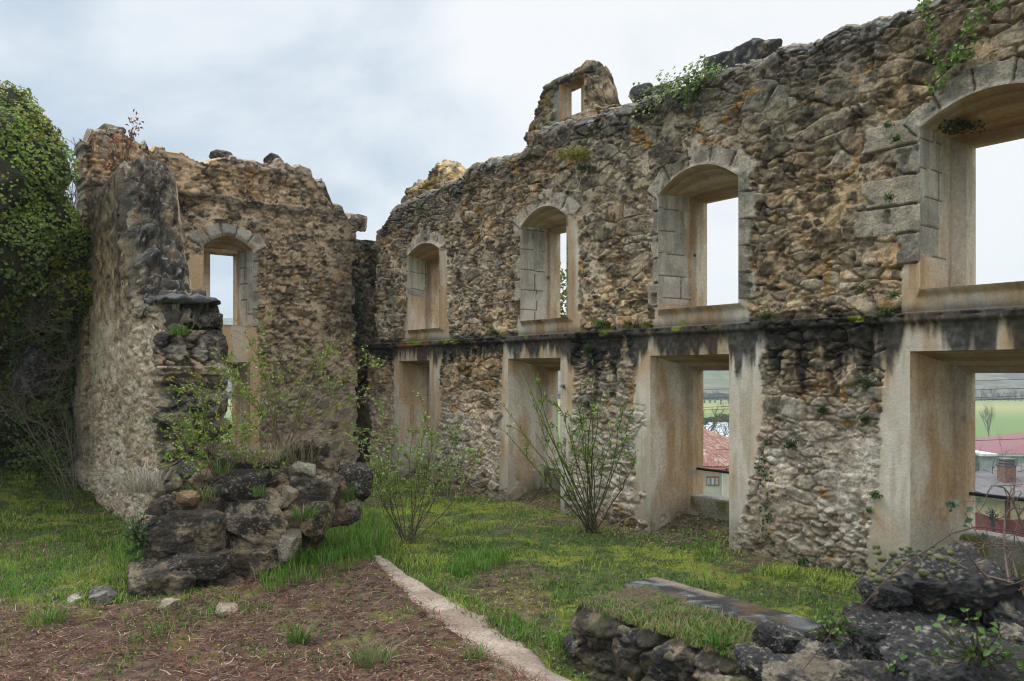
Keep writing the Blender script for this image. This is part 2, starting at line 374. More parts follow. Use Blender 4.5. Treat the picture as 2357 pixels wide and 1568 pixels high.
# ------------------------------------------------------------------ the long wall with two rows of windows
TH = .82
def op(fl, fr_, inn, outj, t0=0.0, **k):
    u0 = mu(fl, t0); u1 = fr_ if fr_ < 20 else mu(fr_, t0)
    a0 = mu(inn, .6); b0 = max(mu(outj, TH), a0 + .03)
    return dict(u0=u0, u1=u1, a0=a0, a1=u1 - (a0 - u0), b0=b0, b1=u1 - (b0 - u0), d1=.6, **k)
UP = .07
ops = [
 op(920, 991, 984, 996, v0=-.3, v1=2.19, c0=-.3, c1=2.03, q1=2.08, low=1, seed=1),
 op(1172, 1292.5, 1251, 1284.7, v0=-.3, v1=2.19, c0=-.3, c1=2.01, q1=2.06, low=1, seed=2, warm=.42),
 op(1499, 1681, 1585, 1619, v0=-.3, v1=2.19, c0=-.3, c1=2.01, q1=2.06, low=1, seed=3),
 op(2097, 4.42, 2201, 2245, v0=-.3, v1=2.18, c0=-.3, c1=1.985, q1=2.05, low=1, seed=4, warm=.6),
 op(948, 1020.5, 984, 1015, UP, v0=2.74, v1=4.09, rise=.15, c0=2.74, c1=4.02, q1=4.06, blk=(3.35, .62), seed=5),
 op(1209, 1315, 1262, 1288, UP, v0=2.74, v1=4.13, rise=.21, c0=2.74, c1=4.12, q1=4.17, blk=(2.74, .55), seed=6, warm=.4),
 op(1527, 1711, 1592, 1627.6, UP, v0=2.74, v1=4.12, rise=.23, c0=2.74, c1=4.11, q1=4.16, blk=(2.78, .58), seed=7, bh=.27, warm=.4),
 op(2129, 4.48, 2191, 2246, UP, v0=2.73, v1=4.17, rise=.19, L=.8, c0=2.73, c1=4.10, q1=4.16, blk=(3.0, .42), seed=8, bh=.26, warm=.6),
]
lowops, upops = ops[:4], ops[4:]
TK = [(mu(x), mv(x, y)) for x, y in ((868, 520), (880, 500), (893, 472), (930, 455), (1000, 428), (1055, 402), (1060, 382), (1120, 366), (1180, 346), (1215, 315), (1230, 292), (1290, 277), (1330, 264), (1400, 242), (1450, 229), (1500, 216), (1560, 196), (1600, 178), (1660, 152), (1700, 137), (1750, 124), (1785, 105), (1830, 96), (1900, 66), (1935, 56), (2000, 36), (2060, 16), (2110, 1))] + [(4.2, 5.45), (7, 5.6)]
def TM(u):
    a = np.interp(u, [k[0] for k in TK], [k[1] for k in TK])
    return a + .07 * (fbm(u * 5, u * 0, 0, 4, 91) - .5) + .05 * (np.round(vn(u * 7, u * 0, 0, 92) * 3) / 3 - .5)
def band(u, v, o, wl, wr, top, sl=0.0, seed=0):
    nz = .16 * (fbm(u * 4, v * 2.6, 0, 4, 100 + seed) - .5) + .05 * (fbm(u * 16, v * 12, 0, 2, 101) - .5)
    low = ss(1.2, .2, v)
    dl = o['u0'] - u - wl - low * sl; dr = u - o['u1'] - wr
    d = np.maximum(np.maximum(dl, dr), v - top) + nz
    return ss(.012, -.012, d)
def quoins(u, v, o, h0, h1, hs, w0, w1, seed):
    """dressed jamb stones and arch stones: mask, id, joint"""
    v0_ = v; v = v + .07 * (fbm(u * 2.2, v * 2.2, seed, 3, seed + 8) - .5)
    row = np.floor((v - h0) / hs); r = _h(row, row * 0, row * 0, seed); wl = w0 + w1 * r; wr = w0 + w1 * _h(row, row * 0, row * 0, seed + 1)
    f = ((v - h0) / hs) % 1; jt = np.minimum(f, 1 - f) * hs
    nz = (.10 + w1 * .3) * (fbm(u * 4, v * 4, 0, 4, seed + 3, .6) - .5)
    inl = (u <= o['u0'] + .001) & (u > o['u0'] - wl + nz); inr = (u >= o['u1'] - .001) & (u < o['u1'] + wr * .8 + nz)
    body = (v > h0) & (v < h1)
    m = (inl | inr) & body
    v = v0_
    # arch ring
    c = (o['u0'] + o['u1']) / 2; hw = (o['u1'] - o['u0']) / 2; rad = (hw**2 + o['rise']**2) / (2 * o['rise']); cy = o['v1'] + o['rise'] - rad
    rr_ = np.hypot(u - c, v - cy); an = np.arctan2(u - c, v - cy); amax = math.asin(min(1, hw / rad)) * 1.14
    nb = 5; ai = np.floor((an + amax) / (2 * amax) * nb); af = ((an + amax) / (2 * amax) * nb) % 1
    thk = .19 + .07 * _h(ai, ai * 0, ai * 0, seed + 5)
    ring = (np.abs(an) < amax) & (rr_ > rad - .02) & (rr_ < rad + thk + nz)
    ja = np.minimum(af, 1 - af) * (2 * amax / nb) * rad
    M = m & ~ring
    idn = np.where(ring, _h(ai, ai * 0, ai * 0, seed + 6), np.where(u < c, r, 1 - r))
    joint = np.where(ring, ja, jt)
    return (M | ring), idn, joint
def field_main(u, v):
    big = ss(-1.5, 2.5, u)
    h, c, m = rubble(u, v, 3, .92, .54, .80)
    h2, c2, m2 = rubble(u + 50, v, 33, 1.25, .52, .82)
    t = ss(.42, .58, fbm(u * .8, v * .8, 0, 2, 150) + .25 * (big - .5)) * ss(2.6, 2.9, v)
    h = h * (1 - t) + h2 * t; c = mixc(c, c2, t)
    lowz = ss(2.1, 1.0, v + .9 * (fbm(u * 1.3, v * 1.3, 0, 3, 151) - .5))
    # lower storey: old whitish mortar smeared over the stones
    c_n = fbm(u * 9, v * 9, 0, 4, 152, .6)
    cl = mixc(C(.80, .71, .59), C(.52, .43, .335), ss(.40, .62, c_n)); cl = mixc(cl, C(.42, .31, .21), ss(.55, .7, fbm(u * 2.2, v * 2.2, 7, 3, 153)) * .6)
    c = mixc(c, cl, lowz * (.66 + .32 * ss(.62, .42, fbm(u * 3, v * 3, 0, 3, 154))))
    h = h * (1 - .5 * lowz) + lowz * (.06 * (fbm(u * 12, v * 14, 0, 5, 155, .65) - .5) + .016)
    # general warm weathering, light band just above the ledge
    warm = ss(.5, .7, fbm(u * .9, v * 1.1, 3, 3, 156)); c = mixc(c, c * C(1.18, .98, .72), warm * .6)
    lt = ss(3.5, 2.8, v) * ss(2.5, 2.6, v); c = c * (1 + .30 * lt)[..., None]
    # dark crust near the top of the wall
    T = TM(u); dk = ss(.95, .05, T - v + .5 * (fbm(u * 2, v * 2, 0, 4, 157) - .5)); c = mixc(c, C(.055, .050, .043), dk * .70)
    c = mixc(c, C(.17, .17, .165), (ss(.1, .03, T - v)) * .7)
    sp = ss(.66, .74, fbm(u * 26, v * 26, 0, 3, 158, .6)); c = mixc(c, C(.50, .49, .44), sp * dk * .6)
    # orange and yellow lichens
    li = ss(.69, .75, fbm(u * 5, v * 5, 5, 4, 159, .6)) * (v < 5.2); c = mixc(c, C(.50, .27, .07), li * .7)
    # plaster around the lower openings
    wds = [(.17, .33, .0), (.17, .22, .05), (.27, .36, -.06), (.27, .4, .12)]
    pm = np.zeros_like(u)
    for i, (o, (wl, wr, sl)) in enumerate(zip(lowops, wds)):
        pm = np.maximum(pm, band(u, v, o, wl, wr * ss(-.4, 1.4, v) + .03, 2.515, sl, i))
    for i, o in enumerate(upops):
        low = (v > 2.5); b_ = band(u, v, o, .14, .10 + .12 * (i < 2), 2.80, 0, 10 + i) * low; pm = np.maximum(pm, b_)
        sidep = ss(.02, -.02, np.maximum(o['u0'] - u - (.06 + .14 * ss(3.35, 2.9, v) * (i in (0, 3))), u - o['u1'] - (.16 if i < 2 else .02)) + .07 * (fbm(u * 5, v * 5, 2, 3, 160) - .5)) * low * (v < o['v1'] - (.05 if i < 2 else .9)); pm = np.maximum(pm, sidep * (1 if i < 3 or True else 0))
    fall = ss(.60, .64, fbm(u * 2.6, v * 2.1, 8, 4, 163)) * ss(1.9, .9, v) * ss(.0, .10, np.min([np.maximum(o['u0'] - u, u - o['u1']) for o in lowops], axis=0)); pm = pm * (1 - fall)
    P = OM + u[..., None] * DU + v[..., None] * ZZ
    pc = plaster_col(P, 3, .55); pc = mixc(pc, pc * C(.74, .70, .62), ss(.5, .64, fbm(u * 11, v * 1.3, 2, 4, 164)) * .7)
    pc = mixc(pc, C(.46, .43, .36), ss(1.1, .3, v + .5 * (fbm(u * 3, v * 2, 1, 3, 161) - .5)) * .7)
    ph = .022 + .006 * fbm(u * 9, v * 9, 0, 4, 162)
    # dressed stones of the upper windows
    for i, (o, hs, h0, w0, w1) in enumerate(zip(upops, (.3, .31, .29, .27), (3.35, 2.74, 2.78, 2.98), (.05, .04, .08, .22), (.10, .20, .16, .42))):
        qm, qi, jt = quoins(u, v, o, h0, o['v1'] + .12, hs, w0, w1, 200 + 10 * i)
        if i in (0, 1): qm = qm & ((u < o['u1'] + .02) | (v > o['v1']))
        qs = fbm(u * 7, v * 7, qi * 9, 4, 170, .6)
        qc = mixc(C(.56, .485, .375), C(.27, .24, .19), ss(.36, .60, qs)) * (.72 + .4 * qi)[..., None]
        qc = mixc(qc, C(.38, .31, .22), (qi > .6) * .5)
        jj = ss(.011, .004, jt)
        qh = .045 + .012 * (fbm(u * 30, v * 30, qi, 3, 171) - .5) - .035 * jj
        qc = mixc(qc, C(.10, .08, .06), jj * .8)
        q = qm.astype(float)
        pm = pm * (1 - q * .999); h = h * (1 - q) + qh * q; c = mixc(c, qc, q)
    h = h * (1 - pm) + ph * pm; c = mixc(c, pc, pm)
    # ledge line and water stains under it
    up = (v > 2.525); h = np.where(up, h - UP, h)
    at = ss(.06, .035, np.abs(v - 2.485)); h = h + .045 * at * (~up) * (1 - .0 * pm)
    dv = 2.525 - v
    lenn = .16 + .85 * np.clip(fbm(u * 6.5, v * .5, 0, 3, 180, .6) - .28, 0, 1) * (.62 + .6 * ss(-3, 2, u)) + .34 * (fbm(u * 13, v * 1.2, 0, 3, 181, .6) - .5) + .16 * (fbm(u * 30, v * 9, 0, 3, 189, .6) - .5)
    stn = ss(lenn + .13, lenn - .09, dv) * (dv > 0); stn = stn * (.84 + .3 * (fbm(u * 30, v * 22, 0, 3, 182) - .3))
    c = mixc(c, C(.018, .018, .018), np.clip(stn, 0, .94))
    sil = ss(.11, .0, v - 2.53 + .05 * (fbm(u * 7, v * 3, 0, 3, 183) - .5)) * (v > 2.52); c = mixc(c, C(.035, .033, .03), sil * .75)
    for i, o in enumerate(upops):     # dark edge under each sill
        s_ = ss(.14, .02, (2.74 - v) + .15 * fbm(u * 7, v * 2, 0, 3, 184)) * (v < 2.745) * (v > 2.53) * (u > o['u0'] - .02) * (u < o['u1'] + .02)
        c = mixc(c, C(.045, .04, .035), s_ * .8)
    # red brick showing through above the first door
    al_ = 1 - .68 * pm
    br = (np.abs(u + 5.72) < .27) | (np.abs(u + 5.0) < .12); br = br & (v > 2.40 + .05 * fbm(u * 9, v * 0, 0, 2, 185)) & (v < 2.485)
    c = np.where(br[..., None], C(.27, .085, .05), c)
    # moss at the foot and damp
    mo = ss(.50, .05, v + .5 * (fbm(u * 3, v * 3, 0, 4, 186) - .5)); c = mixc(c, C(.17, .14, .075), mo * .65)
    yl = ss(.66, .72, fbm(u * 3.4, v * 6, 1, 4, 187)) * (np.abs(v - 2.53) < .07); c = mixc(c, C(.20, .22, .03), yl)
    # niche of dark round hollows
    h = h - .05 * ss(.70, .78, fbm(u * 6, v * 7, 2, 3, 188)) * (1 - pm)
    return h, np.concatenate([c, al_[..., None]], -1)
def jag(seed, amp, base=0.0, f=2.2):
    return lambda v: base + amp * (fbm(v * f, v * 0, 0, 4, seed) - .5) + amp * .5 * (np.round(vn(v * 5, v * 0, 0, seed + 1) * 2) / 2 - .5)
W1 = empty('ruined_wall', (0, 0, 0), 'long two-storey rubble stone wall with eight windows and a black-stained ledge, running in from the right edge', 'wall', None)
elm = jag(301, .28)
def ELm(v): return elm(v) + .45 * ss(4.7, 5.3, v) - .18 * (v < 2.52)
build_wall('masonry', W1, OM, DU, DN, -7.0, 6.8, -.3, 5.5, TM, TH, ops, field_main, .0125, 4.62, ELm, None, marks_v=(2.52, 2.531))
# low parapets that close the foot of the lower openings
def block_mesh(O, dU, dN, u0, u1, v0, v1, t0, t1, step=.03, seed=0, rnd=.012):
    """a worn block: six displaced faces as one closed box"""
    Vs, Fs, n = [], [], 0
    us, vs, ts = [np.linspace(a, b, max(3, int((b - a) / step) + 1)) for a, b in ((u0, u1), (v0, v1), (t0, t1))]
    for ax in range(3):
        for s in (0, 1):
            if ax == 0: A, B = np.meshgrid(vs, ts, indexing='ij'); Q = (np.full_like(A, us[-s]), A, B)
            elif ax == 1: A, B = np.meshgrid(us, ts, indexing='ij'); Q = (A, np.full_like(A, vs[-s]), B)
            else: A, B = np.meshgrid(us, vs, indexing='ij'); Q = (A, B, np.full_like(A, ts[-s]))
            u, v, t = Q
            p = O + u[..., None] * dU + v[..., None] * ZZ + t[..., None] * dN
            d = np.stack([fbm(p[..., 0] * 7, p[..., 1] * 7, p[..., 2] * 7, 4, seed + k) - .5 for k in range(3)], -1) * rnd * 4
            cu, cv, ct = (u - (u0 + u1) / 2) / (u1 - u0) * 2, (v - (v0 + v1) / 2) / (v1 - v0) * 2, (t - (t0 + t1) / 2) / (t1 - t0) * 2
            ed = (np.abs(cu)**14 + np.abs(cv)**14 + np.abs(ct)**14 - 1).clip(0, 2) * rnd
            p = p + d - ed[..., None] * (cu[..., None] * dU + cv[..., None] * ZZ + ct[..., None] * dN) * .7
            Vs.append(p.reshape(-1, 3)); Fs.append(grid_faces(A.shape[0], A.shape[1]) + n); n += A.size
    return np.concatenate(Vs), np.concatenate(Fs)
for i, (o, zt) in enumerate(zip(lowops, (.5, .55, .47, .52))):
    Vv, Ff = block_mesh(OM, DU, DN, o['a0'] + .01, o['a1'] - .01, -.2, zt, .59, .80, .03, 40 + i)
    z = Vv[:, 2]; c = mixc(C(.30, .265, .19), C(.17, .15, .05), ss(.45, .6, fbm(Vv[:, 0] * 5, Vv[:, 1] * 5, z * 5, 4, 50)))
    c = mixc(c, C(.42, .40, .36), ss(zt - .04, zt - .01, z))
    mk('parapet', Vv, [Ff], M_wall, W1, c)
def tube(pts, rad, k=6):
    pts = np.asarray(pts, float); n = len(pts); rad = np.broadcast_to(np.asarray(rad, float), (n,))
    d = np.gradient(pts, axis=0); d /= np.linalg.norm(d, axis=1)[:, None] + 1e-9
    a = np.cross(d, [0.31, .12, .94]); a /= np.linalg.norm(a, axis=1)[:, None] + 1e-9; b = np.cross(d, a)
    th = np.linspace(0, 2 * np.pi, k, endpoint=False)
    V = pts[:, None] + rad[:, None, None] * (np.cos(th)[None, :, None] * a[:, None] + np.sin(th)[None, :, None] * b[:, None])
    i, j = np.meshgrid(np.arange(n - 1), np.arange(k), indexing='ij'); q = i * k + j; q2 = i * k + (j + 1) % k
    return V.reshape(-1, 3), np.stack([q, q2, q2 + k, q + k], -1).reshape(-1, 4)
def tubes(lst, k=5):
    Vs, Fs, n = [], [], 0
    for p, r in lst:
        v, f = tube(p, r, k); Vs.append(v); Fs.append(f + n); n += len(v)
    return np.concatenate(Vs), np.concatenate(Fs)
wp = lambda u, v, t: OM + u * DU + v * ZZ + t * DN
for o, z in ((lowops[2], .78), (lowops[3], .86)):
    Vv, Ff = tube([wp(o['b0'] - .05, z, .70), wp((o['b0'] + o['b1']) / 2, z, .70), wp(o['b1'] + .05, z, .70)], .017, 10)
    mk('railing', Vv, [Ff], M_iron, W1)
for o, z in ((upops[1], 3.43), (upops[2], 3.44), (lowops[1], 1.62), (lowops[1], .95)):
    Vv, Ff = tube([wp(o['b0'] + x, z, .60 + y) for x, y in ((-.03, .02), (.0, -.02), (.03, -.06), (.035, -.07))], [.016, .016, .013, .009], 8)
    mk('hinge_pin', Vv, [Ff], M_iron, W1)

# ------------------------------------------------------------------ cross wall at the back
ops2 = [dict(u0=wu2(468), u1=wu2(581), v0=2.80, v1=4.12, rise=.20, a0=wu2(468) + .02, a1=wu2(549, .45), q1=4.14, b0=wu2(474, .7), b1=wu2(536.4, .7), c0=2.80, c1=4.08, d1=.45, seed=21, blk=(2.8, .40), bh=.28, warm=.7),
        dict(u0=wu2(455), u1=wu2(575), v0=-.3, v1=2.16, a0=wu2(462, .45), a1=wu2(540, .45), q1=2.06, b0=wu2(466, .7), b1=wu2(533, .7), c0=.6, c1=2.02, d1=.45, seed=22, warm=.8)]
def T2(u):
    pl = ((203, 320), (212, 296), (240, 292), (282, 298), (296, 312), (335, 322), (345, 342), (372, 344), (440, 358), (486, 366), (520, 362), (560, 366), (612, 374), (645, 366), (690, 378), (718, 394), (722, 408), (746, 420), (760, 448), (768, 464), (786, 478), (800, 494), (818, 496))
    xs = [wu2(x) for x, y in pl]; ys = [wv2(x, y) for x, y in pl]
    return np.interp(u, xs, ys) + .12 * (fbm(u * 7, u * 0, 0, 4, 391, .6) - .5) + .10 * (np.round(vn(u * 6, u * 0, 0, 392) * 2) / 2 - .5)
def field2(u, v):
    h, c, m = rubble(u, v, 73, .80, .60, .95)
    c = c * C(.96, .93, .90)
    T = T2(u)
    up_ = ss(4.85, 5.1, v + .15 * (fbm(u * 2, v, 0, 3, 400) - .5))         # paler, more mortar near the top left
    c = mixc(c, c * C(1.25, 1.15, 1.05), up_ * ss(-1.6, -2.4, u)); 
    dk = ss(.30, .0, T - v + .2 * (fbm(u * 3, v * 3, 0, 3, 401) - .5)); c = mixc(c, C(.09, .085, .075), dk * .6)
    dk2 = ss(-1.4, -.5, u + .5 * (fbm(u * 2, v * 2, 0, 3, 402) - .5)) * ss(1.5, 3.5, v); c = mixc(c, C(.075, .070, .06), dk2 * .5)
    line = ss(.10, .02, np.abs(v - 4.93 + .1 * (fbm(u * 2, 0 * v, 0, 3, 409) - .5))) * (u < -1.3); c = mixc(c, C(.06, .055, .05), line * .6); h = h + .05 * line
    lowz = ss(2.2, 1.2, v + .8 * (fbm(u * 1.3, v * 1.3, 0, 3, 403) - .5))
    c = mixc(c, mixc(C(.40, .35, .28), C(.30, .26, .20), ss(.4, .6, fbm(u * 8, v * 8, 0, 4, 404))), lowz * .6); h = h * (1 - .4 * lowz)
    P = O2 + u[..., None] * E2 + v[..., None] * ZZ; pm = np.zeros_like(u)
    o = ops2[0]; nz = .10 * (fbm(u * 4, v * 4, 0, 3, 405) - .5)
    pm = np.maximum(pm, ss(.02, -.02, np.maximum(np.maximum(o['u0'] - .42 * ss(4.3, 3.3, v) - .06 - u, u - o['u1'] - .08), v - 3.95) + nz) * ((u < o['u0'] + .01) | (v < 2.86)) )
    pm = np.maximum(pm, ss(.02, -.02, np.maximum(np.maximum(ops2[1]['u0'] - .1 - u, u - ops2[1]['u1'] - .13 - .05 * ss(2.5, 1.6, v)), v - 2.85) + nz))
    qm, qi, jt = quoins(u, v, o, 2.8, o['v1'] + .1, .28, .10, .10, 420); qm = qm & ((u > o['u0']) | (v > 4.05))
    jj = ss(.014, .005, jt); qc = mixc(C(.40, .37, .31), C(.22, .205, .175), ss(.4, .65, fbm(u * 7, v * 7, qi * 9, 4, 406))) * (.8 + .4 * qi)[..., None]
    qc = mixc(qc, C(.08, .07, .06), jj * .8); q = qm.astype(float); pm = pm * (1 - q)
    h = h * (1 - q) + (.05 - .03 * jj) * q; c = mixc(c, qc, q)
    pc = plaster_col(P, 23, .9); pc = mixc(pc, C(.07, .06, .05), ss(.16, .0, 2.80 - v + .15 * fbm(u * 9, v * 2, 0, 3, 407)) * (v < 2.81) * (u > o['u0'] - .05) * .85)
    h = h * (1 - pm) + .025 * pm; c = mixc(c, pc, pm)
    li = ss(.69, .75, fbm(u * 5, v * 5, 5, 4, 408, .6)); c = mixc(c, C(.45, .25, .08), li * .5)
    return h, np.concatenate([c, (1 - .6 * pm)[..., None]], -1)
W2 = empty('cross_wall', (0, 0, 0), 'far end wall of pale-mortared dark rubble with one arched window above a lower plastered one', 'wall')
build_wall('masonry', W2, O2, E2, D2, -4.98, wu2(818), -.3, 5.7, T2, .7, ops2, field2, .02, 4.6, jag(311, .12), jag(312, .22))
Vv, Ff = block_mesh(O2, E2, D2, ops2[1]['a0'], ops2[1]['a1'], -.2, .75, .46, .69, .04, 60)
mk('parapet', Vv, [Ff], M_wall, W2, np.tile(C(.33, .25, .16), (len(Vv), 1)))
Vv, Ff = block_mesh(O2, E2, D2, ops2[0]['a0'], ops2[0]['a1'], 4.085, 4.16, .40, .66, .03, 61)
mk('lintel', Vv, [Ff], M_plaster, W2, plaster_col(Vv, 4, .9))

# short dark wall closing the corner behind both
def T5(u): return 4.72 + .08 * (fbm(u * 4, u * 0, 0, 3, 431) - .5)
def field5(u, v):
    h, c, m = rubble(u, v, 113, .9, .35, 1.2)
    c = c * .42; c = mixc(c, C(.03, .035, .02), ss(.5, .7, fbm(u * 2, v * 1.5, 0, 4, 432)) * .6)  # whole wall toned darker than the other rubble
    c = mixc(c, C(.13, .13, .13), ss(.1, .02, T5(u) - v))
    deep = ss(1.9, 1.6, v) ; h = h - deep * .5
    c = c * (1 - .45 * deep)[..., None]  # shade of the dark recess painted into the stone colour
    return h, c
W5 = empty('corner_wall', (0, 0, 0), 'short dark rubble wall deep in the corner between the two window walls', 'wall')
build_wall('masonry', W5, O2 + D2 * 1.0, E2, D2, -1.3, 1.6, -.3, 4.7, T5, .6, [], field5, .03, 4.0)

# ------------------------------------------------------------------ side wall, broken down in steps
O3 = np.array([-3.92, 8.72, 0])
def T3(u):
    q = -u
    a = np.interp(q, [0, .1, .35, .9, 1.22, 1.3, 1.45, 1.55, 1.72, 1.82, 1.98, 2.08, 2.25, 2.5, 3.2, 4.4], [2.50, 2.74, 2.80, 2.84, 2.88, 3.02, 3.1, 3.38, 3.45, 3.8, 3.9, 4.35, 4.74, 4.80, 4.72, 4.85])
    return a + .07 * (fbm(u * 5, u * 0, 0, 4, 441) - .5)
def field3(u, v):
    T = T3(u)
    h, c, m = rubble(u, v, 143, .75, .62, .8)
    low = ss(3.3, 2.3, v + .8 * (fbm(u, v, 0, 3, 451) - .5))
    n = fbm(u * 5, v * 9, 0, 5, 452, .65)
    rc = mixc(C(.86, .73, .55), C(.58, .44, .30), ss(.38, .60, n)); rc = mixc(rc, C(.16, .13, .10), ss(.60, .72, fbm(u * 10, v * 12, 2, 4, 453, .6)) * .8)
    c = mixc(c * C(.9, .83, .70), rc, low * .85); h = h * (1 - .3 * low) + low * .10 * (n - .5) - .03 * ss(.58, .66, fbm(u * 7, v * 16, 5, 3, 457)) * low
    up_ = ss(3.2, 4.4, v + .6 * (fbm(u * 1.5, v * 1.5, 0, 3, 454) - .5)); c = mixc(c, C(.085, .078, .062), up_ * .55)
    st = ss(.52, .68, fbm(u * 4, v * .6, 3, 4, 455)) * ss(T - 2.4, T - .4, v); c = mixc(c, C(.09, .08, .06), st * .6)
    dk = ss(.3, .0, T - v); c = mixc(c, C(.05, .048, .044), dk * .7)
    gr = ss(.55, .7, fbm(u * 2.5, v * 1.2, 9, 3, 456)) * ss(2.6, 1.2, v); c = mixc(c, C(.25, .21, .12), gr * .4)
    return h, c
def fside3(u, v, s):
    h, c, m = rubble(u, v, 163, .85, .42, 2.0)
    c = mixc(c * .85, C(.045, .044, .042), ss(.47, .62, fbm(u * 3, v * 3, 0, 4, 461)) * .8)
    if s == 'top':
        c = mixc(c * 1.1, C(.060, .060, .058), ss(.35, .6, fbm(u * 3, v * 3, 0, 4, 462)) * .7)
    if s == 'back': c = c * 1.6; h = h * .5
    sp = ss(.68, .74, fbm(u * 24, v * 24, 0, 3, 463, .6)); c = mixc(c, C(.45, .43, .38), sp * .7)
    return h, c
W3 = empty('broken_side_wall', (0, 0, 0), 'side wall on the left with a pale streaked face, its dark end broken down in steps', 'wall')
build_wall('masonry', W3, O3, DU, DN, -4.35, 0, -.3, 2.9, T3, .72, [], field3, .02, 1.9, None, jag(321, .30, -.1), field_side=fside3, marks_u=np.linspace(-2.4, -1.15, 220), top_amp=1.3)
# ------------------------------------------------------------------ ground
def seg(px_list, z): return np.array([pg(x, y, z)[:2] for x, y in px_list])
def inpoly(x, y, poly):
    r = np.zeros(x.shape, bool); n = len(poly)
    for i in range(n):
        (x1, y1), (x2, y2) = poly[i], poly[(i + 1) % n]
        cnd = ((y1 > y) != (y2 > y)); xi = (x2 - x1) * (y - y1) / (y2 - y1 + 1e-12) + x1
        r ^= cnd & (x < xi)
    return r
def dpoly(x, y, pl):
    d = np.full(x.shape, 1e9)
    for (x1, y1), (x2, y2) in zip(pl[:-1], pl[1:]):
        t = np.clip(((x - x1) * (x2 - x1) + (y - y1) * (y2 - y1)) / ((x2 - x1)**2 + (y2 - y1)**2), 0, 1)
        d = np.minimum(d, np.hypot(x - x1 - t * (x2 - x1), y - y1 - t * (y2 - y1)))
    return d
edge_l = seg([(-900, 1420), (0, 1408), (130, 1395), (260, 1400), (420, 1385), (600, 1340), (760, 1290), (880, 1265)], .12)
path_c = seg([(868, 1262), (925, 1312), (1000, 1368), (1075, 1422), (1165, 1485), (1285, 1568), (1440, 1665), (1570, 1760)], .16)
path_w = np.array([.05, .15, .24, .28, .32, .38, .42, .42])
lit_poly = np.concatenate([edge_l, path_c, [[.8, 1.0], [-6, 1.0]]])
LW0 = np.array([.43, 5.45, 0])   # low wall corner
def G(x, y):
    x, y = np.asarray(x, float), np.asarray(y, float)
    z = .05 + .03 * (fbm(x * 1.2, y * 1.2, 0, 3, 501) - .5)
    ins = inpoly(x, y, lit_poly); d = np.minimum(dpoly(x, y, edge_l), dpoly(x, y, path_c))
    z = z + np.where(ins, .10 * ss(0, .25, d), 0)
    z = z + .10 * ss(5.5, 3.5, y) * (x < 1.0)
    z = z - .12 * ss(.35, .05, dpoly(x, y, np.array([[.45, 5.2], [2.2, 3.0]])))
    z = z + .30 * np.exp(-(((x + 3.0) / 1.0)**2 + ((y - 7.55) / .55)**2)) + .45 * np.exp(-(((x - 2.2) / .75)**2 + ((y - 3.1) / .8)**2))
    z = z + .14 * np.exp(-(((x + 3.2) / .9)**2 + ((y - 6.6) / .45)**2))
    # foot of the cliff on the left rises
    z = z + .5 * ss(-6.2, -9.5, x - .25 * (y - 10)) * ss(7, 10, y)
    # threshold rubble inside the door openings
    t1 = (x - 1.61) * .7918 + (y - 9.6) * .6108; t2 = (x + 2.67) * (-.6108) + (y - 15.1) * .7918
    z = z + .16 * ss(.0, .5, t1) * (t1 < 1.2)
    outd = np.maximum(t1 - .8, t2 - .7); outd = np.where(x < -7.3, outd - 3, outd)
    return z - 10.2 * ss(0.3, 26, outd) + np.where(outd > 30, 1.2 * (fbm(x / 60, y / 60, 0, 3, 503) - .5) * ss(30, 90, outd), 0) - 2.5 * ss(80, 170, outd)
far = np.array([20, 24, 30, 38, 48, 60, 80, 105, 140, 180, 240, 320, 430, 600, 900, 1400, 2200, 3500.])
gx = np.concatenate([-far[:13][::-1], np.arange(-14, -9, .3), np.arange(-9, 4.6, .04), np.arange(4.6, 14, .3), far[:15], [1900.]])
gy = np.concatenate([-far[:8][::-1], np.arange(-14, 2, .4), np.arange(2, 13.5, .04), np.arange(13.5, 17, .12), np.arange(17, 60, .8), far[6:15], [1350.]])
gx, gy = np.unique(np.round(gx, 3)), np.unique(np.round(gy, 3))
X, Y = np.meshgrid(gx, gy, indexing='ij'); Zg = G(X, Y)
near = (np.abs(X + 2) < 8) & (Y < 17) & (Y > 1)
Zg = Zg + near * (.035 * (fbm(X * 9, Y * 9, 0, 4, 504, .6) - .5))
ins = inpoly(X, Y, lit_poly); dl = np.minimum(dpoly(X, Y, edge_l), dpoly(X, Y, path_c)); 
lit = np.where(ins, ss(-.05, .2, dl + .25 * (fbm(X * 3, Y * 3, 0, 3, 505) - .5)), 0)
nz = fbm(X * 1.6, Y * 1.6, 0, 4, 506); nf = fbm(X * 14, Y * 14, 0, 3, 507)
t1 = (X - 1.61) * .7918 + (Y - 9.6) * .6108
bare = ss(.50, .62, fbm(X * .9, Y * 1.3, 4, 4, 508) + .15 * ss(-.9, -.1, t1) - .07)
bare = np.maximum(bare, ss(-.25, .0, t1) * (t1 < 1.2))
green = mixc(C(.075, .11, .025), C(.05, .065, .02), ss(.4, .6, nf))
moss = ss(.52, .60, fbm(X * 2.2, Y * 2.2, 9, 5, 509, .6) + .45 * (fbm(X * 7, Y * 7, 3, 3, 514) - .5) - .02); green = mixc(green, C(.21, .235, .03), moss * .75)
soil = mixc(C(.058, .036, .025), C(.165, .108, .076), ss(.4, .62, fbm(X * 20, Y * 20, 0, 3, 510)))
gc = mixc(green, soil, np.maximum(bare * .75, lit))
ms2 = ss(.62, .68, fbm(X * 4, Y * 4, 11, 4, 511)) * lit; gc = mixc(gc, C(.18, .20, .03), ms2 * .7)
outd = np.maximum(t1 - .8, (X + 2.67) * (-.6108) + (Y - 15.1) * .7918 - .7)
lawn = mixc(C(.07, .13, .03), C(.05, .08, .025), ss(.4, .6, fbm(X / 8, Y / 8, 0, 3, 512)))
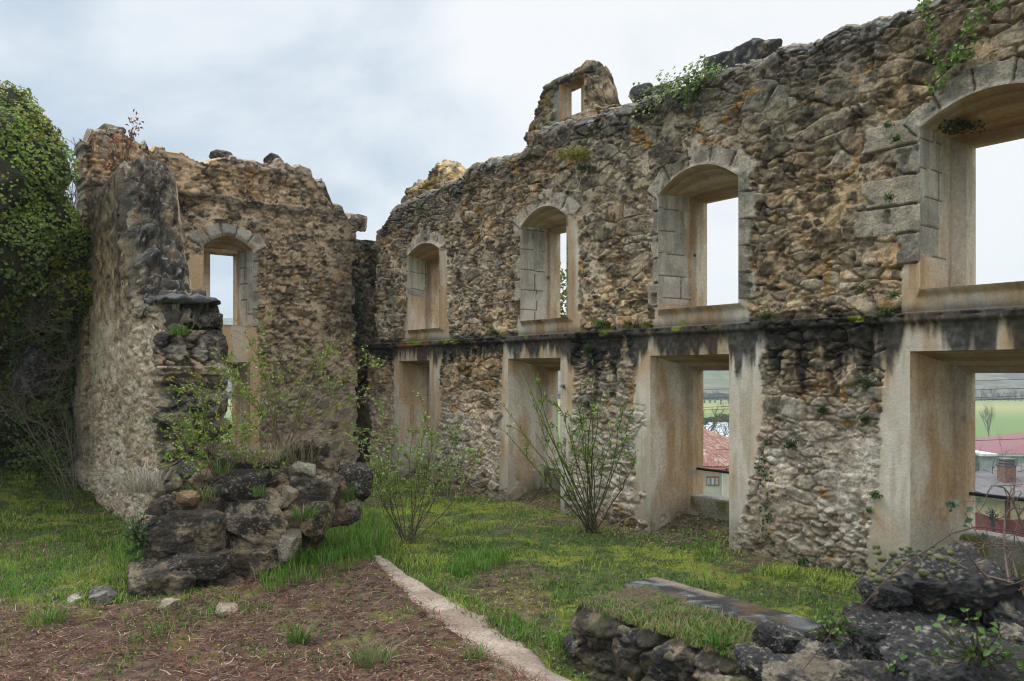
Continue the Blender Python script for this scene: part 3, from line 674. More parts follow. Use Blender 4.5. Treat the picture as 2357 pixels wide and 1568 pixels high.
fld = mixc(C(.11, .185, .05), C(.14, .21, .06), ss(.4, .6, fbm(X / 70, Y / 25, 0, 3, 513)))
fld = mixc(fld, C(.30, .30, .10), (Y > 245) & (Y < 330))
gc = mixc(gc, lawn, ss(.5, 6, outd)); gc = mixc(gc, fld, ss(130, 140, Y))
mk('ground', np.stack([X, Y, Zg], -1), [grid_faces(len(gx), len(gy))], M_ground, None, gc)['kind'] = 'structure'

# ------------------------------------------------------------------ hills beyond the valley
hx = np.linspace(-1400, 1900, 400); hy = np.linspace(400, 1300, 120); HX, HY = np.meshgrid(hx, hy, indexing='ij')
HZ = -14 + 78 * ss(400, 1150, HY + 120 * (fbm(HX / 300, HY / 300, 0, 3, 520) - .5)) * (.85 + .3 * fbm(HX / 350, HX * 0, 0, 3, 521)) + 5 * (fbm(HX / 25, HY / 25, 0, 3, 522) - .5)
HZ = HZ + 7 * fbm(HX / 9, HY / 9, 0, 2, 525)
hc = mixc(C(.040, .043, .035), C(.15, .135, .09), ss(.40, .6, fbm(HX / 14, HY / 14, 0, 4, 523, .65))); hc = mixc(hc, C(.09, .12, .04), ss(.55, .65, fbm(HX / 70, HY / 60, 3, 4, 524)) * .8)
M_hill = mat_attr('woodland', .95, .5, .11, 0)
mk('hills', np.stack([HX, HY, HZ], -1), [grid_faces(400, 120)], M_hill, None, hc)['kind'] = 'structure'
# ------------------------------------------------------------------ stones
def ico(sub):
    t = (1 + 5**.5) / 2
    v = [(-1, t, 0), (1, t, 0), (-1, -t, 0), (1, -t, 0), (0, -1, t), (0, 1, t), (0, -1, -t), (0, 1, -t), (t, 0, -1), (t, 0, 1), (-t, 0, -1), (-t, 0, 1)]
    f = [(0, 11, 5), (0, 5, 1), (0, 1, 7), (0, 7, 10), (0, 10, 11), (1, 5, 9), (5, 11, 4), (11, 10, 2), (10, 7, 6), (7, 1, 8), (3, 9, 4), (3, 4, 2), (3, 2, 6), (3, 6, 8), (3, 8, 9), (4, 9, 5), (2, 4, 11), (6, 2, 10), (8, 6, 7), (9, 8, 1)]
    v = [np.array(x) / np.linalg.norm(x) for x in v]
    for _ in range(sub):
        c = {}; nf = []
        def mid(a, b):
            k = (min(a, b), max(a, b))
            if k not in c: p = v[a] + v[b]; v.append(p / np.linalg.norm(p)); c[k] = len(v) - 1
            return c[k]
        for a, b, d in f:
            ab, bd, da = mid(a, b), mid(b, d), mid(d, a); nf += [(a, ab, da), (b, bd, ab), (d, da, bd), (ab, bd, da)]
        f = nf
    return np.array(v), np.array(f)
ICO = {k: ico(k) for k in (1, 2, 4, 5)}
def rotm(rx, ry, rz):
    cx, sx, cy, sy, cz, sz = math.cos(rx), math.sin(rx), math.cos(ry), math.sin(ry), math.cos(rz), math.sin(rz)
    return np.array([[cz, -sz, 0], [sz, cz, 0], [0, 0, 1]]) @ np.array([[cy, 0, sy], [0, 1, 0], [-sy, 0, cy]]) @ np.array([[1, 0, 0], [0, cx, -sx], [0, sx, cx]])
def stone_verts(c, dims, rot, seed, sub=5, box=5.0, rough=.05, cuts=16):
    v, f = ICO[sub]; r = np.random.default_rng(seed)
    p = v / ((np.abs(v)**box).sum(1)**(1 / box))[:, None]
    # plane cuts make broken facets
    for _ in range(cuts):
        n = r.normal(size=3); n /= np.linalg.norm(n); d = r.uniform(.74, 1.10)
        s = p @ n - d; p = p - np.where(s > 0, s * .95, 0)[:, None] * n
    h = np.array(dims) / 2; q = p * h; m = h.mean()
    off = seed * 3.7
    for fr, am in ((1.1, 1.6), (3.0, 1.0), (8, .9), (20, .75)):
        n3 = fbm(q[:, 0] / m * fr + off, q[:, 1] / m * fr, q[:, 2] / m * fr, 2, seed % 97) - .5
        q = q + v * (n3 * am * rough * 2 * m)[:, None]
    pits = ss(.60, .72, fbm(q[:, 0] / m * 5 + off, q[:, 1] / m * 5, q[:, 2] / m * 5, 3, seed % 89)); q = q - v * (pits * rough * .6 * m)[:, None]
    return q @ rotm(*rot).T + np.array(c), f
def stone_col(p, seed, base=(.33, .26, .175), dark=.55, white=.5, s=1.0, dc=(.036, .037, .040)):
    x, y, z = p[:, 0] * s + seed * 1.7, p[:, 1] * s, p[:, 2] * s
    c = mixc(C(*base), C(*base) * .6, ss(.4, .65, fbm(x * 6, y * 6, z * 6, 4, 601)))
    c = mixc(c, C(*dc), ss(dark - .09, dark + .07, fbm(x * 8, y * 8, z * 8, 5, 602, .70)) * .93)
    c = mixc(c, C(.55, .54, .48), ss(.70, .72, fbm(x * 34, y * 34, z * 34, 3, 603, .6)) * white * ss(.48, .62, fbm(x * 4, y * 4, z * 4, 3, 605)))
    c = mixc(c, C(.45, .42, .34), ss(.68, .70, fbm(x * 70, y * 70, z * 70, 2, 604)) * white * ss(.42, .6, fbm(x * 3, y * 3, z * 3 + 7, 3, 606)))
    return c
M_rock = mat_attr('lichened_limestone', .93, .5, 50, 1.0, 45, .025)
def stone(name, c, dims, rot=(0, 0, 0), seed=1, parent=None, sub=5, box=5., rough=.05, **k):
    V, f = stone_verts(c, dims, rot, seed, sub, box, rough)
    return mk(name, V, [f], M_rock, parent, stone_col(V, seed, **k))
def stone_px(name, x0, y0, x1, y1, Yd, depth, rot=(0, 0, 0), seed=1, parent=None, **k):
    """a stone whose outline was measured on the photograph, at its real distance and thickness"""
    c = pa((x0 + x1) / 2, (y0 + y1) / 2, Yd + depth * k.pop('sink', .3)); return stone(name, c, ((x1 - x0) / F * Yd, depth, (y1 - y0) / F * Yd), rot, seed, parent, **k)

# boulders standing out of the broken end of the side wall
BR = [(355, 925, 450, 990, 8.62, .5, 11, .50), (440, 900, 525, 960, 8.85, .45, 12, .45), (365, 862, 440, 900, 8.7, .45, 13, .42), (430, 845, 520, 905, 8.9, .5, 14, .5),
      (380, 785, 440, 860, 8.75, .5, 15, .62), (435, 752, 522, 842, 8.95, .55, 16, .40), (372, 745, 440, 792, 8.8, .5, 17, .6), (450, 712, 510, 756, 9.0, .5, 18, .42), (385, 985, 440, 1010, 8.8, .4, 19, .7), (450, 960, 528, 1010, 8.9, .5, 20, .48), (376, 1000, 450, 1060, 8.75, .4, 29, .8), (455, 1010, 520, 1060, 8.95, .4, 30, .6),
      (320, 700, 372, 742, 9.1, .6, 31, .5), (300, 640, 345, 690, 10.0, .6, 32, .5), (345, 640, 415, 690, 10.2, .6, 33, .42), (300, 585, 340, 640, 10.2, .5, 34, .5), (335, 575, 398, 640, 10.5, .6, 35, .42), (325, 490, 385, 560, 10.6, .6, 36, .45), (290, 500, 330, 570, 10.45, .5, 37, .5), (276, 376, 330, 420, 10.75, .55, 38, .55), (322, 378, 368, 420, 10.95, .5, 39, .5)]
for x0, y0, x1, y1, Yd, dp, sd_, dk in BR:
    stone_px('boulder', x0, y0, x1, y1, Yd, dp, (.05, .1 * (sd_ % 3 - 1), .5), sd_, W3, sub=5, sink=.62, box=3.4, dark=dk + .07, dc=(.05, .045, .038), rough=.07, base=(.26, .225, .17))

# coping of the stepped shelf and of the long wall's stubs
Vv, Ff = block_mesh(O3, DU, DN, -1.1, -.02, 2.78, 2.87, .03, .70, .03, 70, .03)
mk('coping', Vv, [Ff], M_rock, W3, mixc(C(.12, .12, .118), C(.055, .055, .055), ss(.4, .6, fbm(Vv[:, 0] * 6, Vv[:, 1] * 6, Vv[:, 2] * 6, 4, 72))))

# window frame left standing on top of the long wall
def small_wall(name, label, cat, px0, px1, t, TT, base, thick, opsx, seed, size=.8, tint=(.9, .87, .8), EL=None, ER=None, step=.018):
    W = empty(name, (0, 0, 0), label, cat)
    def fld_(u, v):
        h, c, m = rubble(u, v, seed, size, .5, 1.1); c = c * C(*tint)
        c = mixc(c, C(.07, .068, .06), ss(.45, .6, fbm(u * 3, v * 3, 0, 3, seed + 1)) * .55)
        c = mixc(c, C(.42, .27, .06), ss(.64, .7, fbm(u * 5, v * 5, 0, 3, seed + 2)) * .6)
        for o in opsx:
            k = ss(.10, .02, np.maximum(o['u0'] - u, u - o['u1'])) * (v > o['v0']) * (v < o['v1']) * (u < o['u0'] + .01)
            h = h * (1 - k) + .01 * k; c = mixc(c, C(.25, .245, .22), k)
        return h, c
    O = OM + t * DN
    build_wall('masonry', W, O, DU, DN, mu(px0, t), mu(px1, t), base, base + 1.0, TT, thick, opsx, fld_, step, base + .35, EL, ER)
    return W
tt = .30
z_at = lambda px, py, t=tt: mv(px, py, t)
def TF(u):
    xs = [mu(x, tt) for x in (1215, 1228, 1240, 1250, 1268, 1290, 1320, 1345, 1362, 1374, 1382, 1388, 1396)]
    ys = [z_at(x, y) for x, y in ((1215, 300), (1228, 262), (1240, 222), (1250, 200), (1268, 192), (1290, 178), (1320, 160), (1345, 148), (1362, 158), (1380, 176), (1388, 205), (1396, 230), (1405, 245))]
    return np.interp(u, xs, ys) + .04 * (fbm(u * 9, u * 0, 0, 3, 651) - .5)
wz = z_at(1325, 250)
fo = [dict(u0=mu(1288, tt), u1=mu(1345, tt), v0=wz - .1, v1=z_at(1325, 192), a0=mu(1292, tt), a1=mu(1345, tt), q1=z_at(1325, 192) + .05, b0=mu(1309, tt + .3), b1=mu(1349, tt + .3), c0=wz - .1, c1=z_at(1325, 192) + .06, d1=.2, seed=31, h=.01)]
small_wall('standing_window_frame', 'weathered stone window frame left standing alone on top of the long wall', 'window frame', 1213, 1392, tt, TF, 5.15, .30, fo, 661)
Vv, Ff = block_mesh(OM, DU, DN, mu(1246, .25), mu(1362, .25), z_at(1325, 196) + .10, z_at(1325, 196) + .19, .26, .64, .025, 73, .02)
mk('lintel', Vv, [Ff], M_rock, bpy.data.objects['standing_window_frame'], stone_col(Vv, 5, (.26, .22, .13), .52, .5))
def TG(u):
    xs = [mu(x, .3) for x in (928, 940, 975, 990, 1010, 1040, 1056)]; ys = [mv(x, y, .3) for x, y in ((928, 448), (940, 428), (975, 418), (985, 385), (1010, 376), (1040, 392), (1056, 408))]
    return np.interp(u, xs, ys) + .05 * (fbm(u * 9, u * 0, 0, 3, 652) - .5)
small_wall('masonry_stub', 'small pale lichen-spotted stump of masonry at the left end of the long wall top', 'masonry', 928, 1056, .3, TG, 4.95, .4, [], 671, .8, (1.25, 1.15, .9), step=.025)
# dark beam block near the right end of the wall top
Vv, Ff = block_mesh(OM, DU, DN, mu(1616, .3), mu(1752, .3), mv(1690, 150, .3) - .18, mv(1690, 104, .3), .30, .62, .03, 74, .02)
tag(mk('stone_block', Vv, [Ff], M_rock, None, stone_col(Vv, 8, (.16, .14, .12), .42, .5)), 'long dark squared stone block lying on top of the wall above the arched windows', 'stone block')
k = 0
for x0, y0, x1, y1, lb in ((1752, 92, 1790, 118, 'flat dark stone touching the right end of the long block on the wall top'), (1460, 196, 1500, 228, 'round black stone on the wall top beside the green creeper'), (1505, 196, 1540, 222, 'flat dark stone on the wall top half under the creeper')):
    k += 1; px = (x0 + x1) / 2; Yd = 9.6 - .7918 * mu(px, .3) + .18
    s_ = stone_px('stone', x0, y0, x1, y1 + 14, Yd, .35, (0, 0, .6), 80 + k, sub=4, dark=.45); tag(s_, lb, 'stone')
for x0, y0, x1, y1, lb in ((215, 291, 282, 318, 'flat dark stone capping the upper left corner of the far wall'), (492, 346, 524, 366, 'dark stone standing on the far wall top above its arched window'), (612, 356, 648, 378, 'dark stone on the far wall top right of the arched window'), (808, 494, 842, 520, 'dark stone jutting out at the broken right shoulder of the far wall')):
    k += 1; px = (x0 + x1) / 2; Yd = 15.1 + .6108 * wu2(px, .25) + .2
    s_ = stone_px('stone', x0, y0, x1, y1 + 12, Yd, .4, (0, 0, -.5), 80 + k, sub=4, dark=.45); tag(s_, lb, 'stone')

# ------------------------------------------------------------------ fallen masonry on the left
ST = empty('masonry_stump', (0, 0, 0), 'dark overgrown chunk of big-block masonry fallen before the broken wall end', 'masonry')
PZ = [  # x0 y0 x1 y1 Y depth seed dark base
 (352, 1168, 516, 1298, 6.75, .6, 101, 0.44, (.30, .235, .15)), (508, 1150, 660, 1246, 7.0, .6, 102, 0.52, (.36, .285, .19)), (505, 1232, 690, 1306, 6.95, .5, 103, 0.52, (.34, .27, .18)),
 (300, 1285, 466, 1392, 6.45, .6, 104, 0.52, (.29, .23, .15)), (370, 1262, 560, 1320, 6.6, .6, 105, 0.44, (.27, .20, .12)), (452, 1292, 585, 1362, 6.7, .5, 106, 0.44, (.28, .22, .14)),
 (512, 1080, 622, 1148, 7.1, .5, 107, .32, (.2, .18, .15)), (668, 1092, 790, 1168, 7.5, .55, 108, 0.44, (.28, .24, .17)), (782, 1070, 852, 1156, 7.9, .5, 109, .36, (.22, .2, .17)),
 (628, 1216, 688, 1284, 7.05, .45, 110, .72, (.42, .37, .29)), (690, 1152, 770, 1225, 7.35, .5, 111, 0.52, (.36, .28, .17)), (500, 1042, 640, 1092, 7.5, .5, 112, .32, (.2, .19, .17)),
 (668, 1020, 752, 1066, 7.9, .5, 113, .32, (.2, .19, .17)), (668, 1064, 722, 1100, 7.5, .4, 114, .8, (.42, .38, .30)), (640, 1120, 690, 1160, 7.3, .4, 115, .6, (.34, .28, .2)), (640, 1165, 700, 1215, 7.25, .4, 116, .6, (.3, .24, .16)),
 (555, 1130, 660, 1165, 7.2, .5, 117, .6, (.36, .28, .19)), (755, 1150, 830, 1200, 7.7, .45, 118, .5, (.3, .26, .18)), (420, 1060, 520, 1110, 7.7, .5, 119, .4, (.2, .18, .15))]
for x0, y0, x1, y1, Yd, dp, sd_, dk, bs in PZ:
    stone_px('block', x0 - 4, y0 - 4, x1 + 4, y1 + 4, Yd, dp, sink=.45, rot=(.02, .10 if sd_ in (102, 103, 105, 106) else .03, .25), seed=sd_, parent=ST, dark=dk, dc=(.042, .036, .029), base=tuple(.85 * b_ for b_ in bs), box=7., rough=.05)
rs_ = np.random.default_rng(77)
for i in range(30):
    px, py = 330 + 480 * rs_.random(), 0; t_ = (px - 330) / 480; py = 1340 - 190 * t_ - (20 + 150 * rs_.random()); Yd = 6.75 + 1.1 * t_ + .1 * rs_.random() - (py - 1200) / 900; s0 = rs_.uniform(18, 44)
    stone_px('stone', px - s0, py - s0 * .6, px + s0, py + s0 * .6, Yd, .25, (rs_.random(), .3 * rs_.random(), 3 * rs_.random()), 140 + i, ST, sub=4, dark=rs_.uniform(.40, .58), dc=(.042, .036, .029), base=(.28, .215, .14), rough=.08)
for i, (px, py, Yd, dx, dz) in enumerate(((480, 1258, 7.26, 1.08, .92), (640, 1195, 7.60, .98, .78), (740, 1155, 7.97, .65, .58), (410, 1330, 6.98, .78, .42), (560, 1130, 7.72, 1.15, .52), (560, 1310, 7.17, .75, .48))):
    V, f = stone_verts(pa(px, py, Yd), (dx, .75, dz), (0, .1, .35), 130 + i, 5, 4., .08)
    c = mixc(C(.20, .15, .095), C(.055, .042, .03), ss(.38, .58, fbm(V[:, 0] * 9, V[:, 1] * 9, V[:, 2] * 9, 4, 131))); mk('core', V, [f], M_rock, ST, c)
for x0, y0, x1, y1, z, lb, bs, dk in ((412, 1128, 462, 1160, .9, 'small orange-faced stone lying on the overgrown masonry left of the black block', (.40, .27, .15), .8), (200, 1354, 270, 1398, .12, 'flat grey stone at the grass edge left of the fallen masonry', (.26, .24, .20), .6),
     (368, 1378, 414, 1412, .15, 'pale loose stone on the brown litter, left one of two', (.46, .38, .27), .85), (500, 1388, 548, 1416, .15, 'pale loose stone on the brown litter, right one of two', (.44, .35, .25), .8), (158, 1368, 196, 1390, .12, 'small whitish stone at the edge of the lawn', (.48, .44, .36), .9)):
    k += 1; Yd = pg((x0 + x1) / 2, y1, z)[1] if z < .5 else 6.9
    tag(stone_px('stone', x0, y0, x1, y1 + 4, Yd, .25, (0, .1, .2), 80 + k, sub=4, base=bs, dark=dk, white=.2, rough=.07), lb, 'stone')

# ------------------------------------------------------------------ low wall with a slab, bottom right
LWt = lambda u: .36 + .03 * (fbm(u * 3, u * 0, 0, 3, 701) - .5)
def fieldL(u, v):
    h, c, m = rubble(u, v, 713, 1.3, .40, 1.3)
    c = mixc(c * .72, C(.04, .036, .03), ss(.42, .58, fbm(u * 5, v * 5, 0, 4, 714)) * .85); c = mixc(c, C(.10, .10, .035), ss(.5, .62, fbm(u * 4, v * 4, 7, 4, 715)) * .5); return h, c
def fsL(u, v, s):
    h, c, m = rubble(u, v, 723, .9, .4, .5)
    if s == 'top': c = mixc(C(.065, .09, .025), C(.13, .095, .06), ss(.45, .6, fbm(u * 8, v * 8, 0, 3, 724))); h = h * .6
    return h, c
LW = empty('low_wall', (0, 0, 0), 'knee-high rubble wall with a grassy top running under the grey slab', 'wall')
build_wall('masonry', LW, LW0, DU, DN, -.02, 3.3, -.3, .4, LWt, .95, [], fieldL, .015, .1, jag(721, .12), field_side=fsL, top_amp=.35)
rr = np.random.default_rng(5)
for i, (u, v, dw, dh) in enumerate(((.12, .20, .36, .26), (.30, .05, .26, .18), (.48, .2, .30, .28), (.85, .16, .50, .32), (1.25, .12, .42, .3), (.62, .0, .3, .16), (1.65, .16, .42, .26), (2.05, .14, .40, .28), (-.02, .05, .22, .18), (1.1, -.05, .3, .16))):
    stone('block', LW0 + u * DU + v * ZZ + .10 * DN, (dw, .30, dh), (0, .12 * (rr.random() - .5), math.atan2(-.7918, .6108)), 730 + i, LW, 4, 5., .08, base=(.30, .24, .165), dark=.44 + .14 * rr.random())
Vv, Ff = block_mesh(LW0, DU, DN, -.10, 1.35, .35, .40, .58, .955, .02, 75, .004)
cs = mixc(C(.13, .13, .13), C(.045, .044, .042), ss(.40, .60, fbm(Vv[:, 0] * 5, Vv[:, 1] * 5, 0, 5, 76, .6))); cs = mixc(cs, C(.30, .30, .30), ss(.58, .74, fbm(Vv[:, 0] * 4 + 3, Vv[:, 1] * 9, 0, 5, 77, .65)) * .7)
cs = mixc(cs, C(.40, .32, .26), (ss(.62, .5, (Vv - LW0) @ DU) * ss(.80, .9, (Vv - LW0) @ DN) * .6)); cs = mixc(cs, C(.13, .085, .035), ss(.58, .66, fbm(Vv[:, 0] * 3, Vv[:, 1] * 3, 5, 3, 78)) * .7)
tag(mk('stone_slab', Vv, [Ff], M_rock, None, cs), 'long flat grey slab resting on the grassy low wall', 'stone slab')

# ------------------------------------------------------------------ concrete strip path
tA = np.concatenate([[0], np.cumsum(np.hypot(*np.diff(path_c, axis=0).T))]); ta = np.linspace(0, tA[-1], 170)
cx, cy = np.interp(ta, tA, path_c[:, 0]), np.interp(ta, tA, path_c[:, 1]); ww = np.interp(ta, tA, path_w)
for _ in range(6): cx[1:-1] = (cx[:-2] + cx[2:] + cx[1:-1]) / 3; cy[1:-1] = (cy[:-2] + cy[2:] + cy[1:-1]) / 3
dx, dy = np.gradient(cx), np.gradient(cy); ln = np.hypot(dx, dy); nx, ny = -dy / ln, dx / ln
s = np.linspace(-1, 1, 23)[None]
we = ww[:, None] * (1 + .8 * (fbm(ta * 4, ta * 0, 0, 5, 741, .6) - .5))[:, None]
PX = cx[:, None] + nx[:, None] * s * we; PY = cy[:, None] + ny[:, None] * s * we
rgh = ss(.5, 1.0, np.abs(s)) * ss(.35, .6, fbm(PX * 8, PY * 8, 0, 3, 742))
PZz = G(PX, PY) * .8 + G(cx, cy)[:, None] * .2 + .028 - .07 * np.abs(s)**8 + .022 * (fbm(PX * 14, PY * 14, 0, 4, 743) - .5) - .02 * rgh
pc = mixc(C(.50, .41, .33), C(.33, .255, .20), ss(.35, .6, fbm(PX * 4, PY * 4, 0, 4, 744))); pc = mixc(pc, C(.16, .14, .12), np.clip(rgh * ss(.45, .55, fbm(PX * 30, PY * 30, 0, 3, 745)) * 1.4 + ss(.8, 1, np.abs(s)) * .8, 0, 1))
tag(mk('path', np.stack([PX, PY, PZz], -1), [grid_faces(170, 23)], M_rock, None, pc), kind='structure')

# ------------------------------------------------------------------ heap of black rocks, bottom right
HP = [ # x0 y0 x1 y1 Y depth rotz
 (2000, 1262, 2350, 1452, 3.45, .55, .1, 'big flat-topped black rock crowning the heap at the lower right', .34, 'big'),
 (1968, 1392, 2200, 1535, 3.25, .5, .3, 'white-speckled black rock under the left end of the flat-topped rock', .36, 's'),
 (2240, 1352, 2420, 1475, 3.3, .5, -.2, 'black rock at the right picture edge with a pale patch on its corner', .38, 's'),
 (2050, 1452, 2400, 1640, 2.75, .5, .15, 'broad black mossy rock in the bottom right corner', .34, 'big'),
 (1755, 1440, 1850, 1530, 3.75, .3, .5, 'low black stone against the near end of the grey slab', .36, 's'),
 (1842, 1490, 1925, 1542, 3.45, .25, 0, 'small pale-topped oval stone in front of the rock heap', .55, 's'),
 (1905, 1475, 2000, 1560, 3.35, .3, .2, 'black stone between the oval stone and the speckled rock', .4, 's'),
 (1770, 1525, 1990, 1620, 3.1, .4, .2, 'grey stone with white lichen at the bottom edge of the picture', .52, 's'),
 (1950, 1535, 2100, 1620, 3.0, .4, .1, 'dark brown-black stone at the bottom edge under the speckled rock', .46, 's'),
 (1880, 1455, 1960, 1500, 3.6, .3, .6, 'small dark stone behind the pale-topped oval stone', .42, 's'),
 (2130, 1500, 2215, 1560, 2.95, .3, .9, 'jagged dark stone between the speckled rock and the mossy corner rock', .42, 's'),
 (1700, 1500, 1790, 1560, 3.35, .3, .2, 'dark mossy stone at the foot of the low wall near the bottom edge', .44, 's'),
 (2330, 1455, 2420, 1530, 2.95, .3, .2, 'grey stone at the right picture edge under the bare twigs', .5, 's'),
 (1990, 1330, 2060, 1400, 3.4, .3, .2, 'small dark stone leaning on the left side of the flat-topped rock', .42, 's'),
 (2210, 1440, 2300, 1520, 3.2, .4, .1, 'black stone wedged in the middle of the rock heap', .35, 's')]
for i, (x0, y0, x1, y1, Yd, dp, rz, lb, dk, ty) in enumerate(HP):
    s_ = stone_px('rock', x0, y0, x1, y1, Yd, dp, (.05, .04, rz), 750 + i, dark=dk, base=(.30, .25, .18), box=4.5, rough=.085); tag(s_, lb, 'rock', 'rocks heaped at the lower right')
# cushions of moss on the crowning rock
r6 = np.random.default_rng(6); Vs, Fs, n, cc = [], [], 0, []
for i in range(44):
    px, py = 2005 + 190 * r6.random()**1.3, 1258 + 80 * r6.random()**1.3; v, f = ICO[2]; rd = .006 + .014 * r6.random()**2
    p = v * [rd, rd, rd * .8]; p = p * (1 + .25 * (fbm(p[:, 0] * 90, p[:, 1] * 90, p[:, 2] * 90 + i, 2, 9) - .5))[:, None] + pa(px, py, 3.32 + .0022 * (1335 - py)); Vs.append(p); Fs.append(f + n); n += len(v); cc.append(mixc(C(.10, .11, .045), C(.19, .19, .09), fbm(p[:, 0] * 120, p[:, 1] * 120, p[:, 2] * 120, 2, 12)))
tag(mk('moss', np.concatenate(Vs), [np.concatenate(Fs)], M_ground, None, np.concatenate(cc)), kind='stuff')
# ------------------------------------------------------------------ leaves and blades
def leaf_mesh(P, Nn, size, colr, asp=1.0, r=None, fold=.25, up=None):
    """one folded four-point leaf per point, lying across the given normal"""
    r = r or rng; n = len(P); size = np.broadcast_to(size, (n,))[:, None]
    Nn = Nn + r.normal(size=(n, 3)) * .55; Nn /= np.linalg.norm(Nn, axis=1)[:, None] + 1e-9
    t = r.normal(size=(n, 3)) if up is None else up + r.normal(size=(n, 3)) * .4
    t = t - (t * Nn).sum(1)[:, None] * Nn; t /= np.linalg.norm(t, axis=1)[:, None] + 1e-9; b = np.cross(Nn, t)
    w_ = size * .5 * asp
    V = np.stack([P, P + t * size * .45 + b * w_ + Nn * size * fold, P + t * size, P + t * size * .45 - b * w_ + Nn * size * fold], 1)
    i = np.arange(n)[:, None] * 4
    f = np.concatenate([i + [0, 1, 2], i + [0, 2, 3]], 0)
    return V.reshape(-1, 3), f, np.repeat(colr, 4, 0)
def leafcol(n, a, b, r=None, yel=0, yc=(.30, .27, .03)):
    r = r or rng; t = r.random(n); c = mixc(C(*a), C(*b), t) * (.75 + .5 * r.random(n))[:, None]
    return mixc(c, C(*yc), (r.random(n) < yel).astype(float)) 
def blades(P, hgt, wid, colr, r=None, lean=.5, d0=None, mat=None, name='grass'):
    r = r or rng; n = len(P); a = r.random(n) * 2 * np.pi; hgt = hgt[:, None]; wid = np.broadcast_to(wid, (n,))[:, None]
    d = np.stack([np.cos(a), np.sin(a), 0 * a], 1); ln = (lean * (.3 + r.random(n)))[:, None]
    if d0 is not None: d = d + d0; 
    s = np.stack([-d[:, 1], d[:, 0], 0 * a], 1); s /= np.linalg.norm(s, axis=1)[:, None] + 1e-9
    up = ZZ[None] * hgt
    p1 = P + up * .5 + d * hgt * ln * .25; p2 = P + up * (1 - .25 * ln) + d * hgt * ln * .9
    V = np.stack([P - s * wid, P + s * wid, p1 + s * wid * .8, p1 - s * wid * .8, p2], 1); i = np.arange(n)[:, None] * 5
    return V.reshape(-1, 3), [i + [0, 1, 2, 3], i + [3, 2, 4]], np.repeat(colr, 5, 0)
def in_any(x, y):   # inside a wall footprint or beyond
    t1 = (x - 1.61) * .7918 + (y - 9.6) * .6108; u1 = (x - 1.61) * .6108 - (y - 9.6) * .7918
    door = np.zeros(x.shape, bool)
    for o in lowops: door |= (u1 > o['u0'] + .05) & (u1 < o['u1'] - .05) & (t1 < .55)
    t2 = (x + 2.67) * (-.6108) + (y - 15.1) * .7918
    t3 = (x + 3.92) * .7918 + (y - 8.72) * .6108; u3 = (x + 3.92) * .6108 - (y - 8.72) * .7918
    return ((t1 > -.03) & ~door) | ((t2 > -.02) & (x > -7)) | ((t3 > 0) & (t3 < .7) & (u3 < 0) & (u3 > -4.5)) 
def lowall(x, y):
    u = (x - LW0[0]) * .6108 - (y - LW0[1]) * .7918; t = (x - LW0[0]) * .7918 + (y - LW0[1]) * .6108; return (u > 0) & (t > 0) & (t < .96), u, t
n = 230000
# more blades near the camera, none outside the view
yy = 3.0 + 12.5 * rng.random(n)**1.5; xx = (rng.random(n) * 1.42 - .72) * yy
il = inpoly(xx, yy, lit_poly); dpp = dpoly(xx, yy, path_c); wpp = dpp < np.interp(yy, [4.2, 5.2, 6.5, 8], [.24, .18, .12, .04]) * (1.05 - .5 * fbm(xx * 6, yy * 6, 0, 2, 804))
lwm, lu, lt_ = lowall(xx, yy)
g1 = fbm(xx * 1.6, yy * 1.6, 0, 4, 506); clump = fbm(xx * 2.4, yy * 2.4, 3, 3, 801)
t1 = (xx - 1.61) * .7918 + (yy - 9.6) * .6108
brm = ss(.50, .62, fbm(xx * .9, yy * 1.3, 4, 4, 508) + .15 * ss(-.9, -.1, t1) - .07)
dens = (.5 + .5 * ss(.42, .58, clump)) * (1 - .75 * brm)
dens = np.where(il, .02 + .45 * ss(.54, .66, fbm(xx * 2, yy * 2, 0, 3, 802)), dens); dens = np.where(wpp, 0, dens); dens = np.where(lwm, 1.0 * (lt_ < .57), dens)
keep = (rng.random(n) < dens) & ~in_any(xx, yy); x, y = xx[keep], yy[keep]; lw_ = lwm[keep]; cl = clump[keep]; ilk = il[keep]
z = G(x, y); z = np.where(lw_, .385, z)
hh = (.022 + .045 * rng.random(len(x)) + .05 * ss(.52, .66, cl)) * np.where(lw_, .8, 1)
cG = mixc(C(.09, .20, .022), C(.24, .34, .04), ss(.35, .65, fbm(x * 1.5, y * 1.5, 8, 3, 803))) * (.65 + .7 * rng.random(len(x)))[:, None]
cG = mixc(cG, C(.28, .22, .12), (rng.random(len(x)) < np.where(lw_, .45, .16)).astype(float))
V, f, c = blades(np.stack([x, y, z - .01], 1), hh, .0020 + .0003 * y, cG, lean=.9)
tag(mk('grass', V, f, M_blade, None, c), kind='stuff')
# long grass: along the fallen masonry, around stumps, in the lawn
def patch(poly, n, z, h0, h1, r, lean=.7, col=((.07, .18, .02), (.17, .31, .04)), dead=.06, wid=.0035):
    pts = []
    p = np.array(poly, float); 
    while len(pts) < n:
        q = p.min(0) + r.random((n * 3, 2)) * (p.max(0) - p.min(0)); q = q[inpoly(q[:, 0], q[:, 1], p)]
        pts += list(q)
    q = np.array(pts[:n]); cln = fbm(q[:, 0] * .045, q[:, 1] * .09, 0, 2, int(p[0, 0]) % 97)
    hgt = h0 + (h1 - h0) * r.random(n) * ss(.25, .7, cln)
    P = np.array([pg(a, b, z) for a, b in q]); P[:, 2] = np.maximum(G(P[:, 0], P[:, 1]), z - .06) - .01
    c = leafcol(n, col[0], col[1], r); c = mixc(c, C(.30, .24, .14), (r.random(n) < dead).astype(float))
    return blades(P, hgt, wid, c, r, lean)
